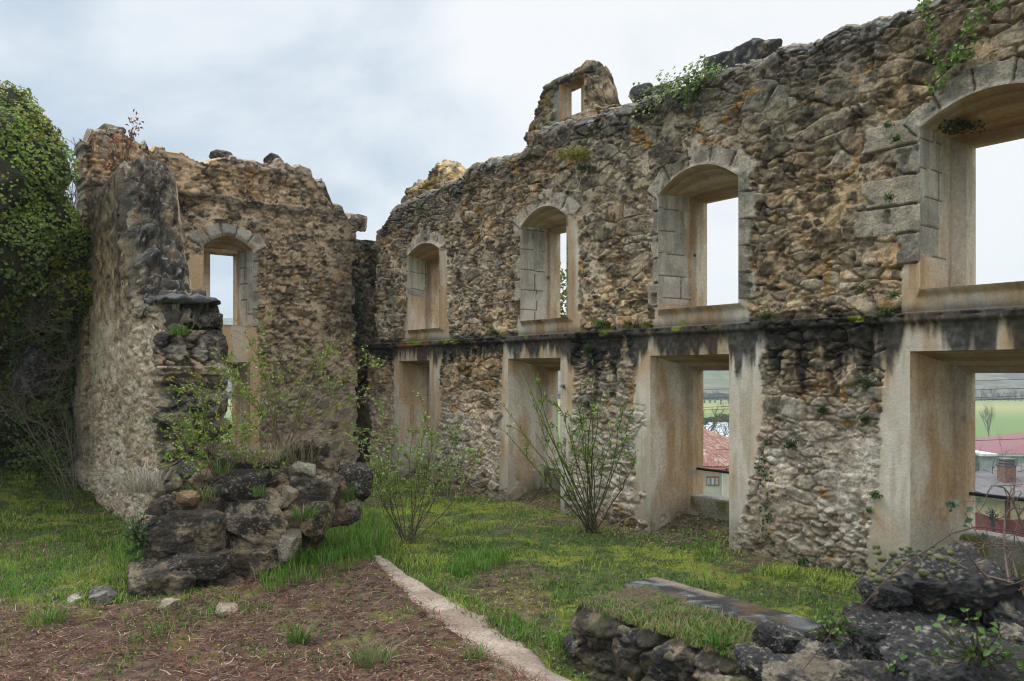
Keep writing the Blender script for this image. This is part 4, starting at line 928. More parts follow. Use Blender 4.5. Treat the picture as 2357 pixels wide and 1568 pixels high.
def cat(lst):
    Vs, Fs, Cs, n = [], [[], []], [], 0
    for V, f, c in lst:
        Vs.append(V); Cs.append(c)
        for k in range(2): Fs[k].append(f[k] + n)
        n += len(V)
    return np.concatenate(Vs), [np.concatenate(a) for a in Fs], np.concatenate(Cs)
r1 = np.random.default_rng(11)
LG = [patch([(640, 1290), (700, 1220), (860, 1180), (895, 1250), (840, 1300), (700, 1335), (600, 1350)], 3800, .1, .12, .34, r1),
      patch([(560, 1340), (700, 1300), (870, 1290), (800, 1330), (620, 1380)], 900, .12, .08, .24, r1),
      patch([(1020, 1310), (1060, 1275), (1160, 1270), (1170, 1300), (1060, 1335)], 1500, .05, .06, .20, r1),
      patch([(0, 1270), (110, 1240), (230, 1250), (200, 1340), (60, 1385), (0, 1390)], 1700, .05, .05, .14, r1),
      patch([(240, 1330), (260, 1260), (330, 1200), (350, 1290), (300, 1350)], 600, .1, .1, .26, r1),
      patch([(1130, 1440), (1180, 1420), (1320, 1480), (1300, 1510)], 500, .05, .05, .14, r1),
      patch([(930, 1330), (1000, 1330), (1200, 1430), (1150, 1440)], 600, .05, .04, .12, r1),
      patch([(850, 1210), (900, 1200), (930, 1290), (880, 1300)], 400, .05, .06, .18, r1),
      patch([(560, 1400), (900, 1340), (1000, 1420), (800, 1480)], 260, .15, .04, .12, r1)]
V, f, c = cat(LG); tag(mk('long_grass', V, f, M_blade, None, c), kind='stuff')
ul, tl = r1.random(5200) * 3.2, .02 + .56 * r1.random(5200); q = LW0 + ul[:, None] * DU + tl[:, None] * DN; q[:, 2] = .385
kq = fbm(ul * 5, tl * 5, 0, 3, 831) > .40; q = q[kq]; m = len(q); c = leafcol(m, (.08, .17, .02), (.20, .30, .04), r1); c = mixc(c, C(.28, .21, .13), (r1.random(m) < .4).astype(float))
V, f, c = blades(q, .015 + .05 * r1.random(m), .0028, c, r1, 1.2); tag(mk('turf', V, f, M_blade, None, c), kind='stuff')
# separate tufts
def tuft(name, pos, n, h0, h1, rad, r, label, cols=((.05, .14, .015), (.12, .24, .03)), lean=.9, dead=.08, wid=.003, cat_='grass tuft', group=None):
    a = r.random(n) * 6.283; q = rad * r.random(n)**.6; P = np.array(pos) + np.stack([np.cos(a) * q, np.sin(a) * q, 0 * a - .01], 1)
    c = leafcol(n, cols[0], cols[1], r); c = mixc(c, C(.33, .27, .16), (r.random(n) < dead).astype(float))
    V, f, c = blades(P, h0 + (h1 - h0) * r.random(n), wid, c, r, lean, d0=np.stack([np.cos(a), np.sin(a), 0 * a], 1) * .8)
    return tag(mk(name, V, f, M_blade, None, c), label, cat_, group)
r2 = np.random.default_rng(12)
def onG(px, py, z=.18):
    p = pg(px, py, z); p[2] = G(p[0], p[1]); return p
tuft('grass_tuft', onG(685, 1470), 130, .08, .20, .07, r2, 'bright green grass tuft alone on the brown litter in the middle of the foreground')
tuft('grass_tuft', onG(855, 1530), 170, .07, .20, .12, r2, 'thin grey-green grass tuft beside the path at the bottom', ((.08, .15, .04), (.18, .25, .08)))
tuft('grass_tuft', onG(1090, 1515), 90, .05, .12, .07, r2, 'small grass tuft on the left rim of the concrete strip')
tuft('grass_tuft', onG(110, 1430), 120, .08, .2, .12, r2, 'grass tuft at the far left where litter meets lawn')
tuft('grass_tuft', np.append(pg(1655, 1500, .35)[:2], .38), 120, .06, .15, .06, r2, 'grass tuft on top of the low wall beside the slab')
tuft('grass_tuft', wp(0, 0, 0) * 0 + pa(330, 560, 10.4) + [0, 0, -.05], 110, .1, .26, .09, r2, 'grass tuft with dry tips growing on the stepped wall end', dead=.5)
tuft('grass_tuft', pa(408, 768, 8.72), 110, .08, .2, .10, r2, 'grass tuft hanging from the broken wall end below its shelf', dead=.15, lean=1.5)
tuft('dry_grass', onG(290, 1190) * 0 + pa(330, 1130, 7.9), 240, .2, .45, .15, r2, 'bleached dry grass hanging against the foot of the pale side wall', ((.32, .29, .24), (.45, .42, .36)), lean=1.5, dead=.3, cat_='dry grass')
tuft('grass_tuft', pa(790, 1150, 7.75), 120, .12, .3, .1, r2, 'tall green grass tuft between the right-hand black stones of the fallen masonry')
tuft('grass_tuft', pa(595, 1140, 7.0), 50, .06, .14, .05, r2, 'few grass blades in front of the round black block')
tuft('grass_tuft', pa(515, 1085, 7.2), 90, .1, .22, .1, r2, 'grass tuft on top of the fallen masonry under the bramble', dead=.3)
tuft('dry_grass', pa(700, 1060, 7.9), 160, .15, .4, .16, r2, 'pale dry stalks on top of the fallen masonry', ((.30, .26, .18), (.42, .36, .25)), dead=.4, cat_='dry grass')
tuft('grass_tuft', pa(640, 1065, 7.8), 200, .1, .3, .22, r2, 'shaggy green grass on the crest of the fallen masonry under the arching bramble', dead=.35)
tuft('grass_tuft', pa(455, 1150, 7.1), 160, .08, .22, .16, r2, 'grass growing behind the small orange-faced stone', dead=.45)
tuft('dry_grass', pa(590, 1060, 7.5), 200, .1, .28, .22, r2, 'matted dry grass between the dark top stones of the fallen masonry', ((.24, .19, .12), (.36, .30, .19)), dead=.4, cat_='dry grass', lean=1.4)
tuft('grass_tuft', pa(700, 1190, 7.2), 130, .08, .2, .12, r2, 'grass sprouting from the joint right of the pale squared stone', dead=.15)
tuft('grass_tuft', pa(330, 1230, 6.9), 220, .1, .26, .14, r2, 'grass and weeds along the left flank of the fallen masonry', dead=.25)
# litter of dead stalks
n = 75000; yy = 3.0 + 4.6 * rng.random(n)**1.2; xx = (rng.random(n) * 1.3 - .72) * yy
k1 = inpoly(xx, yy, lit_poly) & (dpoly(xx, yy, path_c) > .22 * rng.random(n)) & (fbm(xx * 3, yy * 3, 0, 3, 810) + .25 * rng.random(n) > .40)
xa, ya = xx[k1], yy[k1]
n2 = 16000; y3 = 5 + 8.5 * rng.random(n2)**1.2; x3 = (rng.random(n2) * 1.25 - .68) * y3
b3 = ss(.50, .62, fbm(x3 * .9, y3 * 1.3, 4, 4, 508) + .15 * ss(-.9, -.1, (x3 - 1.61) * .7918+ (y3 - 9.6) * .6108) - .07)
k3 = (rng.random(n2) < .15 + b3) & ~in_any(x3, y3) & ~inpoly(x3, y3, lit_poly) & ~lowall(x3, y3)[0]
xa, ya = np.concatenate([xa, x3[k3]]), np.concatenate([ya, y3[k3]])
m = len(xa); a = rng.random(m) * np.pi * 2; lnn = .02 + .11 * rng.random(m)**2.2; wd = .0012 + .0022 * rng.random(m)
d = np.stack([np.cos(a), np.sin(a), .35 * (rng.random(m) - .35)], 1); sd2 = np.stack([-np.sin(a), np.cos(a), 0 * a], 1)
P0 = np.stack([xa, ya, G(xa, ya) + .012 + .02 * rng.random(m)], 1); bend = rng.normal(size=(m, 1)) * .12
P1 = P0 + d * (lnn * .5)[:, None] + sd2 * lnn[:, None] * bend; P2 = P0 + d * lnn[:, None]
V = np.stack([P0 - sd2 * wd[:, None], P0 + sd2 * wd[:, None], P1 + sd2 * wd[:, None] + [0, 0, .002], P1 - sd2 * wd[:, None] + [0, 0, .002], P2 - sd2 * wd[:, None] * .5, P2 + sd2 * wd[:, None] * .5], 1)
i = np.arange(m)[:, None] * 6; f = np.concatenate([i + [0, 1, 2, 3], i + [3, 2, 5, 4]])
t = rng.random(m)**1.6; c = mixc(C(.060, .026, .018), C(.26, .145, .095), t); c = mixc(c, C(.46, .36, .25), (rng.random(m) < .06).astype(float)); c = mixc(c, C(.15, .05, .035), (rng.random(m) < .15).astype(float))
tag(mk('dead_stalks', V.reshape(-1, 3), [f], M_twig, None, np.repeat(c, 6, 0)), kind='stuff')
# small broad leaves in the turf and fallen leaves
n = 42000; yy = 3.2 + 11.5 * rng.random(n)**1.35; xx = (rng.random(n) * 1.36 - .7) * yy
lwm = lowall(xx, yy)[0]
kk = ~in_any(xx, yy) & ~lwm & (dpoly(xx, yy, path_c) > .16) & (rng.random(n) < np.where(inpoly(xx, yy, lit_poly), .45, .3 + .6 * ss(.42, .6, fbm(xx * 2, yy * 2, 6, 3, 820))))
x, y = xx[kk], yy[kk]; m = len(x); P = np.stack([x, y, G(x, y) + .01 + .02 * rng.random(m)], 1)
brn = rng.random(m) < np.where(inpoly(x, y, lit_poly), .80, .22); c = leafcol(m, (.05, .11, .02), (.13, .21, .03)); ms_ = fbm(x * 2.2, y * 2.2, 9, 4, 509); c = mixc(c, C(.24, .28, .025), (ms_ > .54) * .8); c = np.where(brn[:, None], C(.15, .09, .06) * (.5 + rng.random(m))[:, None], c)
V, f, c = leaf_mesh(P, np.tile(ZZ, (m, 1)), .012 + .018 * rng.random(m), c, 1.1)
tag(mk('ground_cover', V, [f], M_leaf, None, c), kind='stuff')
# pebbles by the door of the third opening
r3 = np.random.default_rng(13); Vs, Fs, Cs, n = [], [], [], 0
for i in range(420):
    o = lowops[[2, 2, 3, 1][i % 4]]; u = r3.uniform(o['u0'] - .25, o['u1'] + .1); t = r3.uniform(-.55, .55); v, f = ICO[1]; rd = r3.uniform(.008, .024); p0 = wp(u, 0, t); p0[2] = G(p0[0], p0[1]) + .01
    if t > 0 and not (o['u0'] + .03 < u < o['u1'] - .03): continue
    Vs.append(v * [rd, rd * .8, rd * .5] @ rotm(0, 0, r3.random() * 3).T + p0); Fs.append(f + n); n += len(v); Cs.append(np.tile(mixc(C(.42, .33, .22), C(.2, .15, .1), r3.random()), (len(v), 1)))
tag(mk('gravel', np.concatenate(Vs), [np.concatenate(Fs)], M_rock, None, np.concatenate(Cs)), kind='stuff')

# ------------------------------------------------------------------ shrubs of rods
def rod(p0, p1, bend, r, n=9, wob=.02):
    t = np.linspace(0, 1, n)[:, None]; p = p0 * (1 - t) + p1 * t + np.array(bend) * (t * (1 - t) * 4) * 1.0
    w_ = np.cumsum(r.normal(size=(n, 3)) * wob / n**.5, 0); w_ -= w_[0]; return p + w_ * t
def shrub(name, label, base, tips, r, rad=.009, leafn=26, leaf=.03, asp=.45, cols=((.12, .20, .03), (.20, .30, .06)), side=5, sidelen=.35, stem_c=(.10, .085, .05), cat_='shrub', wob=.05, droop=0., yel=.04, start=.35, upl=1.0):
    root = empty(name, (0, 0, 0), label, cat_)
    lst, LP, LD = [], [], []
    for tip, bnd in tips:
        b = np.array(base) + r.normal(size=3) * [.05, .05, 0]; p = rod(b, np.array(tip), bnd, r, 12, wob * 1.7); ra = rad * r.uniform(.7, 1.1)
        lst.append((p, np.linspace(ra, ra * .22, 12)))
        for _ in range(side):
            q = r.uniform(.35, .92); i0 = q * 11; s0 = p[int(i0)] + (p[min(11, int(i0) + 1)] - p[int(i0)]) * (i0 % 1)
            dr = p[-1] - p[0]; dr /= np.linalg.norm(dr); dv_ = r.normal(size=3) * [.6, .6, .35] + dr * .7 + [0, 0, .25 - droop]; L_ = sidelen * r.uniform(.4, 1.2) * (1.15 - q)
            sp = rod(s0, s0 + dv_ * L_, [0, 0, .03 * (1 - droop)], r, 6, wob * .6); lst.append((sp, np.linspace(ra * .4, ra * .15, 6)))
            for _k in range(int(leafn * .6)):
                j = r.uniform(0.1, 5); LP.append(sp[int(j)] + (sp[min(5, int(j) + 1)] - sp[int(j)]) * (j % 1)); LD.append(sp[-1] - sp[0])
        for _k in range(leafn):
            j = r.uniform(start, 1) * 11; LP.append(p[int(j)] + (p[min(11, int(j) + 1)] - p[int(j)]) * (j % 1)); LD.append(p[-1] - p[0])
    V, f = tubes(lst, 5); mk('stems', V, [f], M_twig, root, np.tile(C(*stem_c), (len(V), 1)))
    LP, LD = np.array(LP), np.array(LD); LD = LD / (np.linalg.norm(LD, axis=1)[:, None] + 1e-9); m = len(LP)
    V, f, c = leaf_mesh(LP + r.normal(size=(m, 3)) * .006, r.normal(size=(m, 3)), leaf * r.uniform(.5, 1.2, m), leafcol(m, cols[0], cols[1], r, yel), asp, r, .15, LD * upl)
    mk('leaves', V, [f], M_leaf, root, c); return root
r4 = np.random.default_rng(21)
b2 = pg(1365, 1222, .06)
tp = [(pa(x, y, b2[1] + dy), (bx, 0, bz)) for x, y, dy, bx, bz in ((1190, 862, -.5, .05, -.05), (1165, 935, -.4, .1, -.1), (1215, 905, -.2, .05, -.08), (1165, 1015, -.6, .1, -.1), (1250, 868, .0, -.06, 0), (1285, 905, -.2, 0, 0), (1320, 880, -.2, 0, 0), (1370, 830, .1, 0, 0), (1372, 905, .0, .03, 0), (1440, 900, -.1, .05, 0), (1455, 945, -.2, .06, 0), (1400, 960, -.3, 0, 0), (1240, 1020, -.3, .05, -.05), (1300, 960, -.4, 0, 0), (1335, 930, .1, 0, 0), (1350, 870, -.3, 0, 0), (1475, 1010, -.3, .05, 0), (1210, 960, -.6, .05, -.1))]
shrub('shrub', 'leafless-looking shrub of upright green rods before the pier between the second and third doors', b2, tp, r4, .012, 30, .055, .30, ((.16, .27, .04), (.26, .38, .08)), 4, .5, (.085, .085, .045), start=.45)
b1 = pg(935, 1248, .05)
tp = [(pa(x, y, b1[1] + dy), (bx, 0, bz)) for x, y, dy, bx, bz in ((822, 960, -.3, -.05, 0), (850, 1010, -.5, 0, 0), (870, 900, 0, -.05, 0), (905, 985, .2, 0, 0), (940, 960, 0, 0, 0), (990, 900, .2, .04, 0), (1000, 920, -.2, .04, 0), (1040, 960, .2, .05, -.05), (1085, 970, .3, .05, -.05), (1130, 1005, .2, .05, -.08), (1070, 1060, -.2, .05, 0), (840, 1080, -.4, 0, 0), (880, 1060, -.3, 0, 0), (965, 1040, -.2, 0, 0), (1010, 1000, .1, 0, 0), (1020, 1080, .0, 0, 0), (800, 990, -.2, 0, 0))]
shrub('shrub', 'young leafy shrub of thin stems standing on the grass before the first door', b1, tp, r4, .007, 46, .040, .55, ((.20, .29, .07), (.38, .46, .18)), 8, .42, (.12, .09, .06), yel=.10, start=.3)
# bramble over the fallen masonry
b3 = pa(650, 1060, 8.0)
tp = [(pa(x, y, 7.9 + dy), (bx, 0, bz)) for x, y, dy, bx, bz in ((600, 760, .2, 0, .1), (612, 745, .3, .05, .1), (720, 815, .1, .12, .35), (860, 890, .2, .05, .4), (830, 960, .1, .05, .2), (790, 850, -.1, .05, .3), (560, 870, .0, -.05, .1), (470, 860, -.3, 0, .2), (430, 880, -.5, 0, .25), (510, 900, -.1, 0, .1), (660, 880, .0, 0, .1), (700, 900, .2, 0, .1), (640, 820, .0, .03, 0), (580, 960, -.2, 0, .1), (770, 930, .2, 0, .2), (535, 815, 0, 0, .1), (880, 1000, 0, 0, .2), (620, 920, -.3, 0, .1))]
shrub('bramble', 'arching bramble with sparse fresh leaves growing over the top of the fallen masonry', b3, tp, r4, .007, 20, .036, .6, ((.14, .25, .03), (.28, .38, .07)), 9, .7, (.20, .13, .09), 'bramble', .12, .3)
b4 = pa(500, 1100, 7.3)
tp = [(pa(x, y, 7.2 + dy), (bx, 0, bz)) for x, y, dy, bx, bz in ((410, 870, .2, 0, .1), (405, 970, -.1, -.05, .1), (400, 1040, -.2, 0, .1), (440, 900, .3, 0, 0), (480, 940, .1, 0, 0), (540, 960, 0, 0, 0), (380, 1080, -.3, 0, .1), (450, 980, -.2, 0, 0), (520, 1000, .1, 0, 0), (575, 1010, 0, 0, .1), (600, 1040, .1, 0, .1), (560, 930, .2, 0, .1), (425, 1020, -.1, 0, .1))]
shrub('bramble', 'low leafy bramble against the foot of the broken wall end', b4, tp, r4, .005, 22, .034, .6, ((.13, .22, .03), (.26, .36, .06)), 11, .6, (.16, .10, .07), 'bramble', .10, .2, yel=.06)
# rods growing in front of the cliff at the left
b5 = pg(175, 1165, .1)
tp = [(pa(x, y, b5[1] + dy), (bx, 0, bz)) for x, y, dy, bx, bz in ((-30, 880, -.5, 0, .1), (20, 905, -.3, 0, .1), (40, 990, -.4, 0, .1), (0, 1010, -.8, 0, .1), (90, 880, 0, 0, 0), (150, 900, 0, 0, 0), (185, 860, .2, 0, 0), (60, 950, .1, 0, .1), (120, 960, -.3, 0, 0))]
shrub('shrub', 'thin leaning rods of a shrub between the cliff and the pale side wall', b5, tp, r4, .012, 8, .03, .5, ((.08, .14, .03), (.14, .2, .05)), 3, .5, (.10, .10, .06))
# bare bush against the sky
b6 = pa(190, 520, 12.3)
tp = [(pa(x, y, 12.3 + dy), (0, 0, .05)) for x, y, dy in ((150, 320, 0), (165, 350, .2), (185, 340, 0), (198, 370, 0), (170, 400, -.2), (200, 430, 0), (180, 440, .3), (150, 380, .3), (160, 450, 0), (195, 400, 0), (205, 480, 0), (130, 350, 0), (140, 400, .2))]
shrub('bare_bush', 'leafless bush of fine twigs seen against the sky between cliff and wall', b6, tp, r4, .009, 0, .02, .5, ((.1, .1, .05), (.1, .1, .05)), 9, .9, (.10, .08, .07), 'bush', .15) if False else None
def twigs(name, label, base, tips, r, rad, stem_c, side=9, sl=.6, cat_='bush', wob=.12):
    lst = []
    for tip in tips:
        p = rod(np.array(base) + r.normal(size=3) * .05, np.array(tip), r.normal(size=3) * .08, r, 12, wob); lst.append((p, np.linspace(rad, rad * .25, 12)))
        for _ in range(side):
            s0 = p[r.integers(3, 11)]; d = r.normal(size=3) * .6 + [0, 0, .3]; sp = rod(s0, s0 + d * sl * r.uniform(.3, 1), r.normal(size=3) * .05, r, 6, wob * .7); lst.append((sp, np.linspace(rad * .4, rad * .15, 6)))
            for _2 in range(2): s1 = sp[r.integers(2, 6)]; d = r.normal(size=3) * .5 + [0, 0, .2]; sq = rod(s1, s1 + d * sl * .4 * r.uniform(.3, 1), [0, 0, 0], r, 4, wob * .4); lst.append((sq, np.linspace(rad * .22, rad * .12, 4)))
    V, f = tubes(lst, 4); return tag(mk(name, V, [f], M_twig, None, np.tile(C(*stem_c), (len(V), 1))), label, cat_)
twigs('bare_bush', 'leafless bush of fine twigs seen against the sky between cliff and wall', pa(165, 600, 13.2), [pa(x, y, 13.2 + dy) for x, y, dy in ((150, 330, 0), (165, 350, .2), (185, 360, 0), (198, 380, 0), (170, 410, -.2), (200, 440, 0), (180, 450, .3), (150, 390, .3), (160, 460, 0), (195, 410, 0), (205, 490, 0))], r4, .012, (.13, .105, .085), 8, .6)
twigs('dead_brush', 'bunch of bare brown twigs lying on the rocks at the right edge', pa(2330, 1340, 3.3), [pa(x, y, 3.3 + dy) for x, y, dy in ((2360, 1190, 0), (2300, 1220, .1), (2390, 1230, 0), (2280, 1260, .1), (2340, 1230, -.2), (2250, 1170, .1), (2400, 1290, -.1), (2310, 1270, -.1))], r4, .006, (.15, .105, .085), 4, .16, 'brushwood', .03)
p = rod(pa(2360, 1225, 3.1), pa(1880, 1535, 3.05), [0, 0, 0], r4, 14, .02); p2_ = np.array([pa(x, y, 3.1) for x, y in ((2420, 1240), (2330, 1222), (2250, 1212), (2190, 1228), (2140, 1262), (2080, 1300), (2030, 1345), (1990, 1390), (1940, 1420), (1890, 1490), (1850, 1540))])
V, f = tube(p2_, np.linspace(.0035, .002, len(p2_)), 6)
bc = empty('bramble', (0, 0, 0), 'single long purple-brown bramble cane arching over the black rocks', 'bramble'); mk('stems', V, [f], M_twig, bc, np.tile(C(.10, .06, .055), (len(V), 1)))
lp = np.array([pa(x, y, 3.08) for x, y in ((2200, 1150), (2210, 1165), (2180, 1170), (2225, 1180), (2240, 1195), (2180, 1158), (2250, 1160), (2262, 1225), (2232, 1215), (2190, 1165))]); V, f, c = leaf_mesh(lp, np.tile(C(0, -1, .3), (10, 1)), .035, leafcol(10, (.04, .08, .04), (.07, .12, .06), r4), .8, r4); mk('leaves', V, [f], M_leaf, bc, c)

# ------------------------------------------------------------------ plants on the walls
def cushion(name, label, pos, nrm, size, n, r, cols=((.03, .07, .015), (.06, .12, .02)), leaf=.035, asp=.5, cat_='plant', drop=0., flat=.6, group=None, yel=0.):
    q = r.normal(size=(n, 3)); q /= np.linalg.norm(q, axis=1)[:, None]; q *= (r.random((n, 1))**.5); nn = np.array(nrm)
    P = np.array(pos) + q * np.array(size) * .5 + np.array(nrm) * .03; P[:, 2] -= drop * r.random(n)**2
    V, f, c = leaf_mesh(P, q + nn * .6, leaf * r.uniform(.5, 1.2, n), leafcol(n, cols[0], cols[1], r, yel), asp, r)
    p0 = P.mean(0) - np.array(nrm) * size[1] * .3; qs = P[:: max(1, n // 45)]
    sv, sf = tubes([(np.array([p0, (p0 + q_) / 2 - [0, 0, .1 * size[2]], q_]), [.0035, .0025, .0015]) for q_ in qs], 3)
    return tag(mk(name, np.concatenate([V, sv]), [f, sf + len(V)], M_leaf, None, np.concatenate([c, np.tile(C(.09, .085, .04), (len(sv), 1))])), label, cat_, group)
r5 = np.random.default_rng(31); fn = -DN
def onW(px, py, t=-.03): u = mu(px, t); return wp(u, mv(px, py, t), t)
dk_ = ((.025, .06, .015), (.06, .12, .025))
for px, py, s_, nl, lb in ((2003, 878, .20, 130, 'largest dark green cushion plant, high on the pier right of the third door'), (1897, 942, .13, 70, 'small dark cushion plant near the middle of the pier right of the third door'), (1822, 1022, .17, 110, 'round dark cushion plant on the left part of the pier right of the third door'), (1994, 965, .11, 60, 'dark cushion plant close left of the fourth door'),
        (2017, 1138, .12, 60, 'low bright plant by the lower left of the fourth door'), (1415, 905, .12, 70, 'dark plant below the orange lichen left of the third door'), (1355, 930, .08, 40, 'small dark plant behind the tall rods'), (1138, 765, .22, 130, 'green cushion on the ledge between the first and second upper windows'), (1385, 745, .26, 170, 'grass-green cushion on the ledge under the wall right of the second upper window'),
        (1765, 727, .26, 130, 'low cushion on the ledge right of the third upper window'), (1450, 745, .2, 90, 'mossy cushion on the ledge left of the third upper window'), (2040, 715, .2, 90, 'flat cushion on the ledge between the third and fourth upper windows'), (1028, 435, .12, 60, 'green tuft high on the wall under the small masonry stump'), (1075, 440, .08, 40, 'tiny plant near the wall top right of the stump'),
        (965, 480, .14, 60, 'yellow-green tuft at the upper left of the long wall'), (1220, 440, .1, 50, 'small tuft above and left of the second upper window'), (2050, 455, .10, 50, 'ivy sprig right of centre on the upper wall'), (1985, 665, .08, 30, 'small sprig low on the upper wall'), (2065, 320, .12, 60, 'little plant left of the great right-hand arch'), (2048, 290, .10, 40, 'little plant above the sprig left of the great arch'), (1905, 440, .06, 20, 'single green leaves right of the third arched window'),
        (1360, 800, .18, 120, 'fern on the stained wall just under the ledge'), (1300, 890, .07, 30, 'tiny plant left of the rods'), (1150, 880, .06, 30, 'tiny dark plant on the pier right of the first door'), (2060, 680, .10, 40, 'sprig beside the foot of the great arched window'), (1700, 855, .05, 10, 'tiny sprig on the right jamb of the third door'), (2005, 1175, .06, 30, 'tiny bright plant above the foot of the fourth pier'), (1850, 1290, .1, 60, 'leafy weed at the foot of the pier right of the third door')):
    cushion('wall_plant', lb, onW(px, py), fn, (s_, s_, s_ * .7), nl, r5, dk_ if 'dark' in lb or 'fern' in lb else ((.06, .13, .02), (.13, .21, .03)), .03, .5, group='small plants rooted in the long wall')
# strand of ivy on the pier
pts = [(1768, 1020), (1758, 1055), (1752, 1075), (1765, 1095), (1752, 1120), (1768, 1140), (1760, 1165), (1772, 1190), (1757, 1210), (1765, 1240)]
P = np.concatenate([onW(x, y, -.04) + r5.normal(size=(16, 3)) * [.025, .02, .035] for x, y in pts]); V, f, c = leaf_mesh(P, np.tile(fn, (len(P), 1)), .032, leafcol(len(P), (.03, .07, .02), (.07, .12, .04), r5), 1.0, r5)
tag(mk('ivy', V, [f], M_leaf, None, c), 'thin strand of ivy climbing the pier right of the third door', 'ivy')
# moss clump and dead brush on the wall
cushion('moss_clump', 'bright yellow-green moss clump bulging from the wall above the second arched window', onW(1330, 355, -.05), fn, (.62, .22, .2), 1300, r5, ((.20, .20, .02), (.38, .33, .03)), .022, .8, 'moss')
cushion('wall_plant', 'dark ferny plant hanging right under the yellow moss clump', onW(1345, 385, -.05), fn, (.3, .2, .25), 120, r5, ((.05, .07, .03), (.09, .10, .03)), .03, .5, 'plant')
twigs('dead_brush', 'ball of grey-brown dead twigs stuck to the wall above the third arched window', onW(1545, 355, 0), [onW(1545, 355, 0) + r5.normal(size=3) * [.14, .14, .13] - DN * .12 for _ in range(26)], r5, .005, (.15, .12, .10), 3, .12, 'brushwood', .03)
# creeper on the wall top
pts = np.concatenate([np.array([wp(mu(x, .1), mv(x, y, .1), -.06 + .3 * r5.random()) for _ in range(nn)]) + r5.normal(size=(nn, 3)) * [.09, .09, .06] for x, y, nn in ((1630, 160, 110), (1610, 185, 170), (1595, 205, 150), (1570, 200, 110), (1545, 215, 90), (1520, 235, 60), (1500, 215, 40), (1640, 180, 70), (1600, 235, 50), (1495, 260, 30), (1550, 190, 50), (1590, 225, 60))])
V, f, c = leaf_mesh(pts, np.tile(fn + ZZ, (len(pts), 1)), .055 * r5.uniform(.5, 1.1, len(pts)), leafcol(len(pts), (.06, .14, .015), (.16, .27, .03), r5, .04), .9, r5)
cp = empty('creeper', (0, 0, 0), 'fresh green creeper spilling over the wall top above the third arched window', 'creeper'); mk('leaves', V, [f], M_leaf, cp, c)
lst = [(rod(wp(mu(1610, .1), mv(1610, 180, .1), .0), wp(mu(x, .1), mv(x, y, .1), t_), [0, 0, .05], r5, 8, .08), np.linspace(.007, .003, 8)) for x, y, t_ in ((1500, 225, .1), (1520, 265, -.08), (1590, 260, -.08), (1640, 165, .2), (1590, 130, .3), (1570, 150, .3), (1550, 240, -.08), (1480, 215, .1))]
V, f = tubes(lst, 5); mk('stems', V, [f], M_twig, cp, np.tile(C(.2, .16, .12), (len(V), 1)))
# trailing ivy near the upper right corner
for pl, lb in (([(2130, 5), (2125, 25), (2140, 50), (2140, 70), (2150, 95), (2140, 120), (2160, 145), (2175, 160), (2165, 190), (2150, 205)], 'ivy runner hanging from the top of the wall left of the great arch'),
               ([(2290, 10), (2250, 35), (2232, 50), (2225, 75), (2205, 110), (2215, 125), (2240, 110), (2195, 120), (2200, 140)], 'ivy runner closer to the great arch, above its first arch stones')):
    iv = empty('ivy', (0, 0, 0), lb, 'ivy', 'ivy runners at the upper right')
    pp = np.array([onW(x, y, -.05) for x, y in pl]); V, f = tube(pp, .004, 5); mk('stems', V, [f], M_twig, iv, np.tile(C(.16, .12, .09), (len(V), 1)))
    P = np.concatenate([q + r5.normal(size=(14, 3)) * [.03, .02, .04] for q in pp]); V, f, c = leaf_mesh(P, np.tile(fn, (len(P), 1)), .042 * r5.uniform(.6, 1.2, len(P)), leafcol(len(P), (.09, .18, .02), (.20, .30, .05), r5), .9, r5); mk('leaves', V, [f], M_leaf, iv, c)
cushion('ivy', 'dark leaves hanging in the left shoulder of the great arch', onW(2215, 285, .25), -ZZ, (.45, .2, .14), 130, r5, ((.02, .035, .012), (.04, .06, .02)), .04, .9, 'ivy')
# plants on the far wall and in the corner
on2 = lambda px, py, t=-.04: O2 + wu2(px, t) * E2 + wv2(px, py, t) * ZZ + t * D2
cushion('ivy', 'dark ivy clinging low in the corner wall', O2 + D2 * .93 + E2 * .1 + ZZ * 3.2, -D2, (.7, .2, 1.9), 500, r5, ((.012, .025, .01), (.03, .05, .015)), .06, .9, 'ivy')
for px, py, s_, lb in ((720, 735, .10, 'tiny plant right of the arched window in the far wall'), (745, 600, .12, 'tiny plant on the upper right of the far wall'), (770, 980, .2, 'green sprig low at the right end of the far wall')):
    cushion('wall_plant', lb, on2(px, py), -D2, (s_, s_, s_), 50, r5, dk_, .035)
# reddish sapling on top of the far corner
sap = empty('sapling', (0, 0, 0), 'thin sapling with rust-red leaves at the top left corner of the far wall', 'sapling')
bs = pa(262, 440, 11.7); lst = []; P = []
for x, y in ((300, 292), (312, 288), (285, 300), (265, 350), (258, 330), (310, 300), (275, 390), (245, 400), (290, 320)):
    p = rod(bs, pa(x, y, 11.75), [.03, 0, .02], r5, 9, .05); lst.append((p, np.linspace(.008, .003, 9))); P += [p[-1] + r5.normal(size=3) * [.05, .05, .06] for _ in range(10)] + [p[r5.integers(4, 8)] + r5.normal(size=3) * .06 for _ in range(5)]
V, f = tubes(lst, 4); mk('stems', V, [f], M_twig, sap, np.tile(C(.13, .08, .06), (len(V), 1)))
P = np.array(P); V, f, c = leaf_mesh(P, r5.normal(size=(len(P), 3)), .065, leafcol(len(P), (.22, .06, .025), (.38, .15, .05), r5), .5, r5); mk('leaves', V, [f], M_leaf, sap, c)

